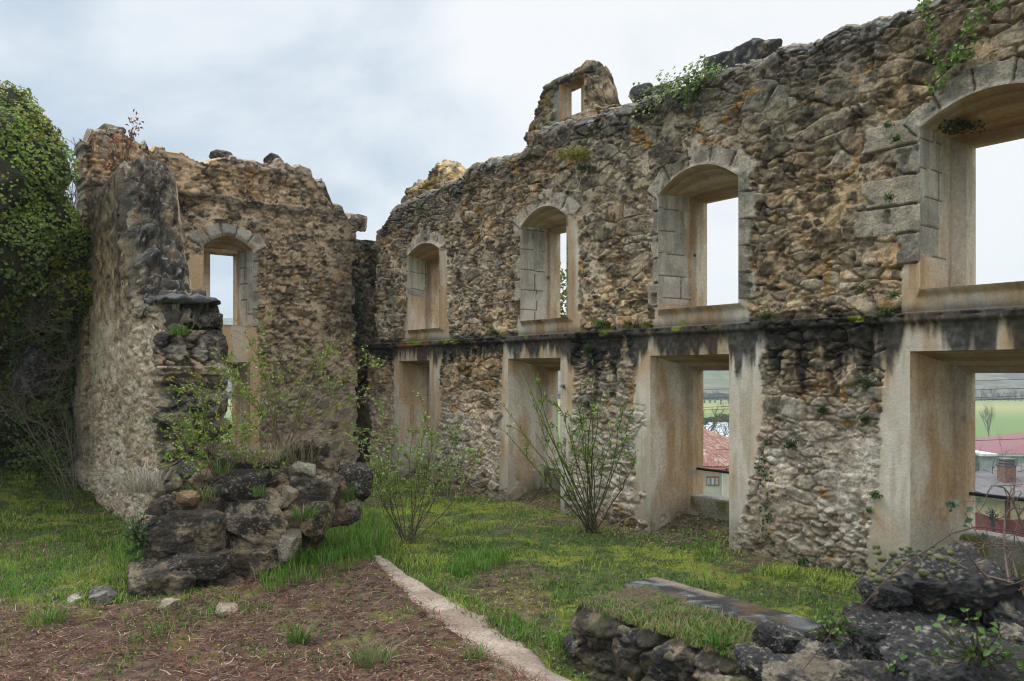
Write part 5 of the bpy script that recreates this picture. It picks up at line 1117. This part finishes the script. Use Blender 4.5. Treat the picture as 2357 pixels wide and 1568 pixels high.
# ------------------------------------------------------------------ ivy-clad cliff on the left
CLF = empty('rock_outcrop', (0, 0, 0), 'tall dark rock outcrop at the left edge, hung with glossy ivy', 'rock outcrop')
LU = [ # px, py, Y, rx, ry, rz   (ivy heads)
 (10, 330, 10.9, .85, .9, .75), (70, 380, 11.0, .62, .8, .78), (-60, 420, 10.6, 1.0, 1.0, .9), (85, 500, 11.3, .60, .8, .7), (0, 560, 11.0, .9, .9, .8), (140, 560, 11.9, .62, .7, .6), (165, 660, 12.2, .5, .6, .6), (90, 680, 12.0, .8, .7, .7), (160, 780, 12.5, .45, .5, .6), (60, 800, 12.3, .8, .6, .7), (140, 900, 12.6, .6, .5, .6), (20, 910, 12.4, .9, .6, .6), (-80, 650, 11.5, 1.2, 1.0, 1.2), (-100, 900, 12.2, 1.3, .8, 1.0), (100, 1010, 12.7, .9, .5, .5), (180, 1040, 12.8, .5, .4, .5), (-40, 1040, 12.7, 1.2, .6, .6), (-170, 300, 10.8, 1.2, 1.2, 1.2), (-250, 700, 11.5, 1.6, 1.4, 2.0), (-120, 1100, 12.6, 1.5, .7, .7)]
Vs, Fs, n, LPs, LNs, LY = [], [], 0, [], [], []
rc_ = np.random.default_rng(41)
for i, (px, py, Yd, rx, ry, rz) in enumerate(LU):
    if py < 620: px -= 22; rx *= .92
    elif px > 100: px -= 16
    c0 = pa(px, py, Yd); v, f = ICO[5] if i < 12 else ICO[4]
    dsp = 1 + .55 * (fbm(v[:, 0] * 1.6 + i * 3, v[:, 1] * 1.6, v[:, 2] * 1.6, 4, 901) - .5)
    p = v * [rx, ry, rz] * dsp[:, None] * .93 + c0; Vs.append(p); Fs.append(f + n); n += len(v)
    nl = int(13000 * (rx * rz)**.8) if px > -70 else int(2500 * rx * rz)
    q = rc_.normal(size=(nl, 3)); q /= np.linalg.norm(q, axis=1)[:, None]; q = q[(q[:, 1] < .5)]
    dq = 1 + .55 * (fbm(q[:, 0] * 1.6 + i * 3, q[:, 1] * 1.6, q[:, 2] * 1.6, 4, 901) - .5)
    cl = fbm(q[:, 0] * 4 + i, q[:, 1] * 4, q[:, 2] * 4, 3, 902); thr = .33 if py < 560 else (.38 if py < 800 else .43)
    kq = cl > thr - .02 + .05 * rc_.random(len(q)); q, dq, cl = q[kq], dq[kq], cl[kq]
    P = q * [rx, ry, rz] * (dq * (.95 + .22 * (cl - .4) / .3 * .5 + .06 * rc_.random(len(q))))[:, None] + c0
    LPs.append(P); LNs.append(q * [1, 1, .6] + [0, -.4, .5]); LY.append(np.full(len(P), py))
Vc = np.concatenate(Vs); cc = mixc(C(.035, .038, .022), C(.10, .09, .07), ss(.5, .7, fbm(Vc[:, 0] * 3, Vc[:, 1] * 3, Vc[:, 2] * 3, 4, 903))); cc = mixc(cc, C(.05, .06, .02), ss(.5, .65, fbm(Vc[:, 0] * 2, Vc[:, 1] * 2, Vc[:, 2] * 4, 3, 904)) * .7)
mk('rock_face', Vc, [np.concatenate(Fs)], M_ground, CLF, cc)
P = np.concatenate(LPs); Nn = np.concatenate(LNs); m = len(P); ly = np.concatenate(LY)
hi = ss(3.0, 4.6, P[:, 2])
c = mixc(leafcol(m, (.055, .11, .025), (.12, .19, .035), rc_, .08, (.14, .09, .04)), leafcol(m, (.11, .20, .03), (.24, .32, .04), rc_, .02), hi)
c = c * (.55 + .95 * fbm(P[:, 0] * 2.2, P[:, 1] * 2.2, P[:, 2] * 2.2, 3, 906))[:, None]
yl = ss(.56, .64, fbm(P[:, 0] * 1.5, P[:, 1] * 1.5, P[:, 2] * 1.5, 3, 905)) * ss(2.5, 3.5, P[:, 2]); c = mixc(c, C(.30, .28, .03) * (.7 + .5 * rc_.random(m))[:, None], yl * (rc_.random(m) < .4))
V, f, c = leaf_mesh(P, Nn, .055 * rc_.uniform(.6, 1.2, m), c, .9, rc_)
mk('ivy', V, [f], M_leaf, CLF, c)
for (px, py, Yd, n_, sc_k, lb) in ((40, 690, 11.3, 26, .55, 'tangle of grey-brown dead stems hanging on the cliff below the ivy head'), (120, 800, 11.8, 20, .45, 'dead brushwood low on the cliff near the pale wall'), (20, 900, 11.6, 20, .55, 'dead stems in front of the dark hollow at the foot of the cliff'), (150, 1010, 11.9, 16, .5, 'thin dry stems at the cliff foot beside the pale wall')):
    q0 = pa(px, py, Yd - .15); twigs('dead_brush', lb, q0 + [0, .3, -.3], [q0 + rc_.normal(size=3) * [sc_k, .15, sc_k * .8] for _ in range(n_)], rc_, .007, (.17, .14, .105), 4, .35, 'brushwood', .08)
# sprigs and brambles among the black rocks
for lb, px, py, Yd, nl, sx in (('green bramble leaves spread over the rock in the bottom right corner', 2260, 1490, 2.72, 90, .34), ('grassy weeds sprouting between the speckled rock and the slab', 1915, 1462, 3.4, 60, .14), ('few fresh leaves at the bottom edge below the speckled rock', 2085, 1548, 2.9, 22, .10)):
    q0 = pa(px, py, Yd); cushion('weed', lb, q0, (0, -.6, .8), (sx * 1.6, .12, sx * .8), nl, rc_, ((.05, .11, .02), (.12, .20, .04)), .032, .7, 'weed')
cushion('ivy', 'dark ivy leaves on the left flank of the fallen masonry', pa(322, 1240, 6.7), (-.5, -.8, .3), (.22, .2, .5), 150, rc_, ((.03, .07, .02), (.07, .13, .03)), .04, .9, 'ivy')
# ground-level rock at the far left and loose sprigs on the head
0 and stone('boulder', pa(-10, 1020, 11.2), (1.0, .8, 1.2), (0, 0, .4), 911, CLF, 5, 4., .1, base=(.16, .15, .14), dark=.42)
stone('boulder', pa(80, 850, 11.9), (.5, .5, .8), (0, .3, .4), 912, CLF, 5, 4., .1, base=(.20, .19, .18), dark=.46)
# ------------------------------------------------------------------ the village in the valley
VZ = -10.4
def boxm(x0, x1, y0, y1, z0, z1):
    V = np.array([(x, y, z) for x in (x0, x1) for y in (y0, y1) for z in (z0, z1)], float); F_ = np.array([(0, 1, 3, 2), (4, 6, 7, 5), (0, 4, 5, 1), (2, 3, 7, 6), (0, 2, 6, 4), (1, 5, 7, 3)]); return V, F_
def rotz(V, a, c): 
    V = np.array(V, float); ca, sa = math.cos(a), math.sin(a); d = V[:, :2] - np.array(c)[:2]; V[:, :2] = np.stack([d[:, 0] * ca - d[:, 1] * sa, d[:, 0] * sa + d[:, 1] * ca], 1) + np.array(c)[:2]; return V
def joinm(ls):
    Vs, Fs, n = [], [], 0
    for V, f in ls: Vs.append(np.asarray(V, float)); Fs.append(np.asarray(f) + n); n += len(V)
    return np.concatenate(Vs), np.concatenate(Fs)
M_render = mat_plain('cream_render', (.62, .56, .44), .9, 0, .08, 1.5)
M_white = mat_plain('white_paint', (.75, .75, .74), .7, 0, .05)
M_brickred = mat_plain('red_brick', (.36, .12, .07), .85, 0, .15, 6)
M_glass = mat_plain('dark_glass', (.05, .05, .06), .12)
M_redsheet = mat_plain('red_sheet_metal', (.21, .065, .072), .5, 0, .06, 3)
M_panel = mat_plain('grey_panel', (.42, .45, .42), .8, 0, .18, .8)
M_slate = mat_plain('grey_roof_sheet', (.15, .14, .14), .85, 0, .2, 1.5)
M_grey = mat_plain('pale_roof', (.50, .55, .60), .5, 0, .15, .6)
M_blue = mat_plain('pool_cover_blue', (.05, .30, .42), .4)
def tile_mat():
    m = bpy.data.materials.new('clay_tiles'); m.use_nodes = True; t = m.node_tree; b = t.nodes['Principled BSDF']; b.inputs['Roughness'].default_value = .85
    a = N('ShaderNodeAttribute', t, attribute_name='col'); L(a.outputs['Color'], b.inputs['Base Color'], t); return m
M_tile = tile_mat()
# tiled house seen through the third door
ang = -.42
def P3(px, py, Yd): return pa(px, py, Yd)
HA = empty('tiled_house', (0, 0, 0), 'cream house with a clay tile roof, seen through the third door', 'house')
c0 = P3(1655, 1130, 66); c0[2] = VZ
zE = 2 + (855 - 1072) / F * 64; zR = -3.35
corner = pa(1671, 1070, 62.5)           # near eave corner
axu = np.array([-math.cos(.12), math.sin(.12), 0]); axv = np.array([.45, math.sqrt(1 - .45**2), 0])  # along front (to the left), along side (going back)
WL, WD = 9., 16.
def pq(u, v, z): return corner[:2].tolist() and np.array([*(corner[:2] + axu[:2] * u + axv[:2] * v), z])
f_in = .45
bx = [pq(f_in, f_in, VZ - 2), pq(WL - f_in, f_in, VZ - 2), pq(WL - f_in, WD - f_in, VZ - 2), pq(f_in, WD - f_in, VZ - 2)]
V = np.array(bx + [p_ + [0, 0, zE - VZ + 2] for p_ in bx]); Fw = [(0, 1, 5, 4), (1, 2, 6, 5), (2, 3, 7, 6), (3, 0, 4, 7), (4, 5, 6, 7)]
mk('wall', V, [Fw], M_render, HA, smooth=False)
# hipped roof with tile rows
def roofplane(A, B, Cc, D, nu, nv):
    """A,B eave; D,Cc ridge; barrel tiles as real waves"""
    s, t = np.meshgrid(np.linspace(0, 1, nu * 6 + 1), np.linspace(0, 1, nv * 4 + 1), indexing='ij')
    a, b, c, d = [np.array(x)[None, None] for x in (A, B, Cc, D)]
    P = (a * (1 - s[..., None]) + b * s[..., None]) * (1 - t[..., None]) + (d * (1 - s[..., None]) + c * s[..., None]) * t[..., None]
    Lw = np.linalg.norm(B - A); ss_ = ((P - A) @ ((B - A) / Lw)) / Lw * nu
    P = P + ZZ * (.09 * np.abs(np.sin(ss_ * np.pi)) + .05 * (1 - (t * nv) % 1))[..., None]
    idn = _h(np.floor(ss_), np.floor(t * nv), 0 * t, 5); c_ = mixc(C(.22, .085, .065), C(.38, .22, .155), idn); c_ = mixc(c_, C(.10, .06, .06), ss(.30, .0, np.abs(np.sin(ss_ * np.pi))) * .8); c_ = mixc(c_, C(.5, .45, .38), (idn > .9) * .6)
    return P.reshape(-1, 3), grid_faces(*s.shape), c_.reshape(-1, 3)
e0, e1, e2_, e3 = pq(0, 0, zE), pq(WL, 0, zE), pq(WL, WD, zE), pq(0, WD, zE); r0, r1_ = pq(WL * .5, WL * .5, zR), pq(WL * .5, WD - WL * .5, zR)
pl = [roofplane(e1, e0, r0, r0, 34, 18), roofplane(e0, e3, r1_, r0, 60, 18), roofplane(e3, e2_, r1_, r1_, 34, 18), roofplane(e2_, e1, r0, r1_, 60, 18)]
V, f = joinm([(a, b) for a, b, _ in pl]); mk('roof', V, [f], M_tile, HA, np.concatenate([x[2] for x in pl]))
rim = []
for A, B in ((e0, e1), (e0, e3), (e1, e2_), (e2_, e3)): 
    v, f = tube([A - [0, 0, .12], (A + B) / 2 - [0, 0, .12], B - [0, 0, .12]], .14, 6); rim.append((v, f))
V, f = joinm(rim); mk('gutter', V, [f], M_brickred, HA)
# window with brick head, grille
def quadbox(u0, u1, z0, z1, d0, d1): 
    V = np.array([pq(u, f_in + d, z) for u in (u0, u1) for d in (d0, d1) for z in (z0, z1)]); return V, np.array([(0, 1, 3, 2), (4, 6, 7, 5), (0, 4, 5, 1), (2, 3, 7, 6), (0, 2, 6, 4), (1, 5, 7, 3)])
def uof(px): 
    k = (px - 1178.5) / F; c_ = corner[:2] + axv[:2] * f_in; return (k * c_[1] - c_[0]) / (axu[0] - k * axu[1])
uA, uB = uof(1656), uof(1626); yd = corner[1]; zz = lambda py: 2 + (855 - py) / F * (yd + .6)
wz0, wz1 = zz(1117), zz(1096)
wn, f = quadbox(uA, uB, wz0, wz1, -.10, .02); wno = mk('window', wn, [f], M_brickred, HA, smooth=False)
V, f = quadbox(uA + .14, uB - .14, wz0 + .12, wz1 - .16, -.13, -.105); mk('pane', V, [f], M_glass, wno, smooth=False)
bars = [quadbox(u - .02, u + .02, wz0 + .08, wz1 - .14, -.2, -.16) for u in np.linspace(uA + .1, uB - .1, 9)] + [quadbox((uA + uB) / 2 - .05, (uA + uB) / 2 + .05, wz0 + .12, wz1 - .16, -.15, -.128)]
V, f = joinm(bars); mk('grille', V, [f], M_white, wno, smooth=False)
v, f = tube([pq(f_in - .08, f_in - .08, zE - .2), pq(f_in - .08, f_in - .08, VZ + 3), pq(f_in - .08, f_in - .08, VZ - 1)], .06, 6); mk('downpipe', v, [f], M_white, HA)
# pale-roofed sheds behind it
for px0, px1, py0, py1, Yd, lb, nm in ((1560, 1672, 985, 1010, 112, 'shed with a pale sheet roof and open dark front, left one beyond the tiled house', 0), (1660, 1760, 978, 1012, 118, 'shed with a pale sheet roof, right one beyond the tiled house', 1)):
    S = empty('shed', (0, 0, 0), lb, 'shed'); a, b = pa(px0, py1, Yd), pa(px1, py1, Yd); z0, z1 = a[2], 2 + (855 - py0) / F * Yd
    V, f = boxm(a[0], b[0], Yd, Yd + 12, VZ - 4, z0); mk('wall', V, [f], M_slate, S, smooth=False)
    V = np.array([[a[0] - .4, Yd - .5, z0], [b[0] + .4, Yd - .5, z0], [b[0] + .4, Yd + 6, z1], [a[0] - .4, Yd + 6, z1], [b[0] + .4, Yd + 12.5, z0], [a[0] - .4, Yd + 12.5, z0]]); V = np.concatenate([V, V - [0, 0, .15]])
    mk('roof', V, [[(0, 1, 2, 3), (3, 2, 4, 5), (6, 9, 8, 7), (9, 11, 10, 8), (0, 6, 7, 1), (5, 4, 10, 11), (0, 3, 9, 6), (3, 5, 11, 9), (1, 7, 8, 2), (2, 8, 10, 4)]], M_grey, S, smooth=False)
    V, f = joinm([boxm(x, x + .12, Yd - .35, Yd - .25, VZ - 3, z0 - .05) for x in np.linspace(a[0], b[0], 7)]); mk('post', V, [f], M_white, S, smooth=False)
# long building with red roof, through the fourth door
LB = empty('long_building', (0, 0, 0), 'long low building with grey panels and a red sheet roof, seen through the fourth door', 'building')
Yd = 95.; X0 = pa(2262, 1050, Yd)[0]; X1 = X0 + 34
za = lambda py, Y_=Yd: 2 + (855 - py) / F * Y_
V, f = boxm(X0, X1, Yd, Yd + 14, VZ - 3, za(1095)); mk('wall', V, [f], M_panel, LB, smooth=False)
V, f = boxm(X0 - 1, X1, Yd - 1.2, Yd + 14, za(1092), za(1088)); mk('canopy', V, [f], M_slate, LB, smooth=False)
nb = 16; pl_ = [boxm(X0 + i * 2.1, X0 + i * 2.1 + 2.06, Yd - .06 - .01 * (i % 3), Yd, za(1088) + j * .92, za(1088) + j * .92 + .89) for i in range(nb) for j in range(2)]
V, f = boxm(X0, X1, Yd + .01, Yd + 13, za(1095), za(1050)); mk('upper_wall', V, [f], M_panel, LB, smooth=False)
V, f = joinm(pl_); mk('panels', V, [f], M_panel, LB, smooth=False)
V, f = boxm(X0 - .5, X1, Yd - .7, Yd + 13.5, za(1049), za(1044)); mk('fascia', V, [f], M_white, LB, smooth=False)
a, b, r_ = za(1044), za(1002), X0 + 24
V = np.array([[X0 + 1.5, Yd - .8, a + .02], [X1 + 14, Yd - .8, a + .02], [X1 + 14, Yd + 7, b + 1.0], [X0 + 15, Yd + 7, b + .4], [X0 + 1.5, Yd + 14, a + .02], [X1 + 14, Yd + 14, a + .02]])
mk('roof', V, [[(0, 1, 2, 3), (3, 2, 5, 4)], [(0, 3, 4)]], M_redsheet, LB, smooth=False)
for i in range(5):
    V, f = boxm(X0 + 2.2 + i * 4.2, X0 + 5.2 + i * 4.2, Yd - .08, Yd, za(1123), za(1097)); wn = mk('window', V, [f], M_white, LB, smooth=False)
    V, f = joinm([boxm(X0 + 2.35 + i * 4.2 + j * 1.42, X0 + 3.62 + i * 4.2 + j * 1.42, Yd - .13, Yd - .082, za(1121), za(1099)) for j in (0, 1)]); mk('pane', V, [f], M_glass, wn, smooth=False)
V, f = boxm(X0 - 2.2, X0 - .6, Yd + 1, Yd + 3, VZ, za(1012)); tag(mk('chimney', V, [f], M_white, None, smooth=False), 'white square chimney block at the left end of the red-roofed building', 'chimney')
# yellow outbuilding with a grey roof and brick chimney
OB = empty('outbuilding', (0, 0, 0), 'small yellow outbuilding with red base and grey sheet roof, lower right through the fourth door', 'outbuilding')
Yd = 42.; q0 = pa(2292, 1145, Yd); x0, ze = q0[0], q0[2]; x1 = x0 + 7
V, f = boxm(x0 + .25, x1, Yd, Yd + 5, -9, ze); mk('wall', V, [f], mat_plain('yellow_render', (.48, .40, .24), .9, 0, .1, 2), OB, smooth=False)
V, f = boxm(x0 + .24, x1, Yd - .01, Yd + 5, -9, za(1196, Yd)); mk('base', V, [f], mat_plain('oxblood_paint', (.18, .04, .035), .8), OB, smooth=False)
V = np.array([[x0 - .1, Yd - .5, ze], [x1, Yd - .5, ze + .7], [x1, Yd + 4.5, ze + 1.7], [x0 - .95, Yd + 4.5, ze + .44]]); V = np.concatenate([V, V - [0, 0, .12]])
mk('roof', V, [[(0, 1, 2, 3), (7, 6, 5, 4), (0, 4, 5, 1), (1, 5, 6, 2), (2, 6, 7, 3), (3, 7, 4, 0)]], M_slate, OB, smooth=False)
rb = []
for s_ in np.linspace(0, 1, 9): v, f = tube([V[0] * (1 - s_) + V[1] * s_ + [0, 0, .02], (V[0] + V[3]) / 2 * (1 - s_) + (V[1] + V[2]) / 2 * s_ + [0, 0, .02], V[3] * (1 - s_) + V[2] * s_ + [0, 0, .02]], .035, 4); rb.append((v, f))
a_, b_ = joinm(rb); mk('roof_seams', a_, [b_], M_slate, OB)
cq = pa(2318, 1115, Yd + 2); V, f = boxm(cq[0] - .32, cq[0] + .32, Yd + 1.7, Yd + 2.4, cq[2] - .6, za(1072, Yd + 2)); ch = mk('chimney', V, [f], mat_plain('old_brick', (.22, .12, .085), .9, 0, .45, 9), OB, smooth=False)
V, f = joinm([boxm(cq[0] - .36 + .0, cq[0] + .36, Yd + 1.65, Yd + 2.45, za(1072, Yd + 2) + .16 * i, za(1072, Yd + 2) + .16 * i + .09) for i in range(3)] + [boxm(cq[0] - .26, cq[0] + .26, Yd + 1.75, Yd + 2.35, za(1072, Yd + 2), za(1072, Yd + 2) + .4)]); mk('cowl', V, [f], M_slate, ch, smooth=False)
V, f = joinm([boxm(x0 + .5, x0 + .75, Yd - .06, Yd, za(1215, Yd), za(1150, Yd))]); mk('door', V, [f], mat_plain('dark_red_door', (.12, .03, .03), .7), OB, smooth=False)
# covered pool
Yq = 56.; q0 = pa(2250, 1180, Yq); q1_ = pa(2292, 1168, Yq)
PL = empty('pool', (0, 0, 0), 'small garden pool with a blue rolled cover on the lawn', 'pool'); zg = q0[2] - .3
V, f = boxm(q0[0] - 2, q0[0] + 2.2, Yq - 1.5, Yq + 3.4, zg - 3, zg + .45); mk('basin', V, [f], M_white, PL, smooth=False)
V, f = tube([[q0[0] - 2, Yq + 3, zg + .75], [q0[0], Yq + 3, zg + .75], [q0[0] + 2, Yq + 3, zg + .75]], .3, 10); mk('cover', V, [f], M_blue, PL)
# hedges and yard things in the valley
rh = np.random.default_rng(61)
for (px0, px1, py, Yd, hh_, lb) in ((2235, 2420, 1172, 50, .9, 'clipped dark hedge behind the pool'), (1600, 1700, 972, 150, 2.2, 'dark hedge line at the near edge of the green field beyond the sheds'), (2240, 2420, 1030, 140, 1.5, 'low hedge at the near edge of the green field behind the red-roofed building')):
    a, b = pa(px0, py, Yd), pa(px1, py, Yd); nl = 2600; P = a + (b - a) * rh.random((nl, 1)); P[:, 1] += rh.normal(size=nl) * .5; P[:, 2] += hh_ * (rh.random(nl) - .5) * (.6 + .8 * vn(P[:, 0] * .7, P[:, 0] * 0, 0, 62))
    V, f, c = leaf_mesh(P, rh.normal(size=(nl, 3)), .10 + .0022 * Yd, leafcol(nl, (.04, .06, .02), (.10, .12, .04), rh), .9, rh); tag(mk('hedge', V, [f], M_leaf, None, c), lb, 'hedge')
# bare trees, poplar, far hedgerow
def tree(name, label, x, y, z0, H, r, rad, spread, col_, group=None, leaf=None, depth=3, th=.03):
    root = empty(name, (x, y, z0), label, 'tree', group); lst = []
    def grow(p, d, ln, ra, k):
        q = rod(p, p + d * ln, r.normal(size=3) * ln * .06, r, 5, ln * .05); lst.append((q - [x, y, z0], np.linspace(ra, ra * .55, 5)))
        if k == 0: return
        for _ in range(3 if k < depth else 5):
            nd = d + r.normal(size=3) * spread + [0, 0, .12]; nd /= np.linalg.norm(nd); grow(q[r.integers(2, 5)], nd, ln * r.uniform(.5, .8), ra * .5, k - 1)
    trk = rod(np.array([x, y, z0]), np.array([x, y, z0 + H * .35]), [0, 0, 0], r, 6, .1); tv, tf = tube(trk - [x, y, z0], np.linspace(rad * 1.3, rad * .9, 6), 7); mk('trunk', tv, [tf], M_twig, root, np.tile(C(*col_), (len(tv), 1)))
    for _ in range(6): 
        d = r.normal(size=3) * spread + [0, 0, 1]; d /= np.linalg.norm(d); grow(trk[r.integers(3, 6)], d, H * .32, rad * .6, depth)
    V, f = tubes(lst, 4); mk('crown', V, [f], M_twig, root, np.tile(C(*col_), (len(V), 1))); return root
rt = np.random.default_rng(51)
def at_(px, py, Yd): q = pa(px, py, Yd); return q[0], q[1], q[2]
tree('bare_tree', 'bare tree with mossy yellow-green limbs behind the tiled roof, left one', *at_(1630, 1045, 78), 6.5, rt, .10, .55, (.14, .16, .06), depth=3)
tree('bare_tree', 'bare tree behind the tiled roof, right one, nearer the shed', *at_(1665, 1045, 84), 5.5, rt, .09, .5, (.13, .13, .07), depth=3)
tree('bare_tree', 'tall bare tree with fine branches before the red-roofed building', *at_(2255, 1200, 46), 5.4, rt, .08, .6, (.12, .10, .085), depth=4)
tree('bare_tree', 'low gnarled garden tree beside the pool', *at_(2285, 1215, 40), 1.5, rt, .09, .9, (.05, .045, .04), depth=2)
tree('bare_tree', 'slim bare poplar standing alone in the green field', *at_(2276, 1025, 170), 9, rt, .12, .18, (.16, .14, .13), depth=3)
for i in range(26):
    yd_ = 385 + 10 * rt.random(); px = 2240 + i * 16 + rt.uniform(-5, 5)
    tree('hedgerow_tree', 'bare tree in the row along the far field edge', (px - 1178.5) / F * yd_, yd_, -13.2, rt.uniform(5, 9), rt, .3, .5, (.10, .095, .08), 'trees along the far field edge', depth=2)
for i in range(14):
    yd_ = 340 + 30 * rt.random(); px = 1600 + i * 12 + rt.uniform(-5, 5)
    tree('hedgerow_tree', 'small bare tree beyond the pale-roofed sheds', (px - 1178.5) / F * yd_, yd_, -13.2, rt.uniform(5, 8), rt, .3, .5, (.10, .095, .08), 'trees beyond the sheds', depth=2)
# leafy tree just outside the first upper window
q = wp(mu(1016, .8), 3.6, 3.2); tr_ = empty('leafy_tree', (q[0], q[1], -1), 'yellow-green tree outside, glimpsed through the first upper window', 'tree')
tv, tf = tube([[0, 0, -1], [0, 0, 2], [0, .1, 4.4]], [.12, .1, .05], 7); mk('trunk', tv, [tf], M_twig, tr_, np.tile(C(.1, .08, .06), (len(tv), 1)))
P = rt.normal(size=(2600, 3)); P /= np.linalg.norm(P, axis=1)[:, None]; P = P * rt.random((2600, 1))**.4 * [.8, .8, 1.3] + [0, 0, 4.2]
V, f, c = leaf_mesh(P, rt.normal(size=(2600, 3)), .09, leafcol(2600, (.10, .13, .02), (.32, .28, .03), rt), .8, rt); mk('crown', V, [f], M_leaf, tr_, c)
# cables across the valley
for (ya, yb, lb) in ((873, 868, 'topmost overhead cable crossing the valley view'), (893, 889, 'second overhead cable crossing the valley view'), (914, 905, 'third overhead cable crossing the valley view'), (920, 911, 'fourth overhead cable, close under the third'), (1013, 1004, 'lowest thin cable over the green field')):
    Yd = 60.; A, B = pa(1560, ya + 26, Yd + 8), pa(2700, yb - 6, Yd - 6)
    t = np.linspace(0, 1, 30)[:, None]; p = A * (1 - t) + B * t; V, f = tube(p, .022, 5)
    tag(mk('overhead_cable', V, [f], M_iron, None), lb, 'cable', 'overhead cables across the valley')
# ------------------------------------------------------------------ air of the valley
hb, hf = boxm(-1500, 2000, -200, 1400, -24, 78)
mh = bpy.data.materials.new('thin_haze'); mh.use_nodes = True; t = mh.node_tree; t.nodes.remove(t.nodes['Principled BSDF'])
pv = N('ShaderNodeVolumePrincipled', t); pv.inputs['Color'].default_value = (.80, .88, 1.0, 1); pv.inputs['Density'].default_value = .0006; pv.inputs['Anisotropy'].default_value = .2
L(pv.outputs[0], t.nodes['Material Output'].inputs['Volume'], t)
hz = mk('haze', hb, [hf], mh, None, smooth=False); hz['kind'] = 'stuff'
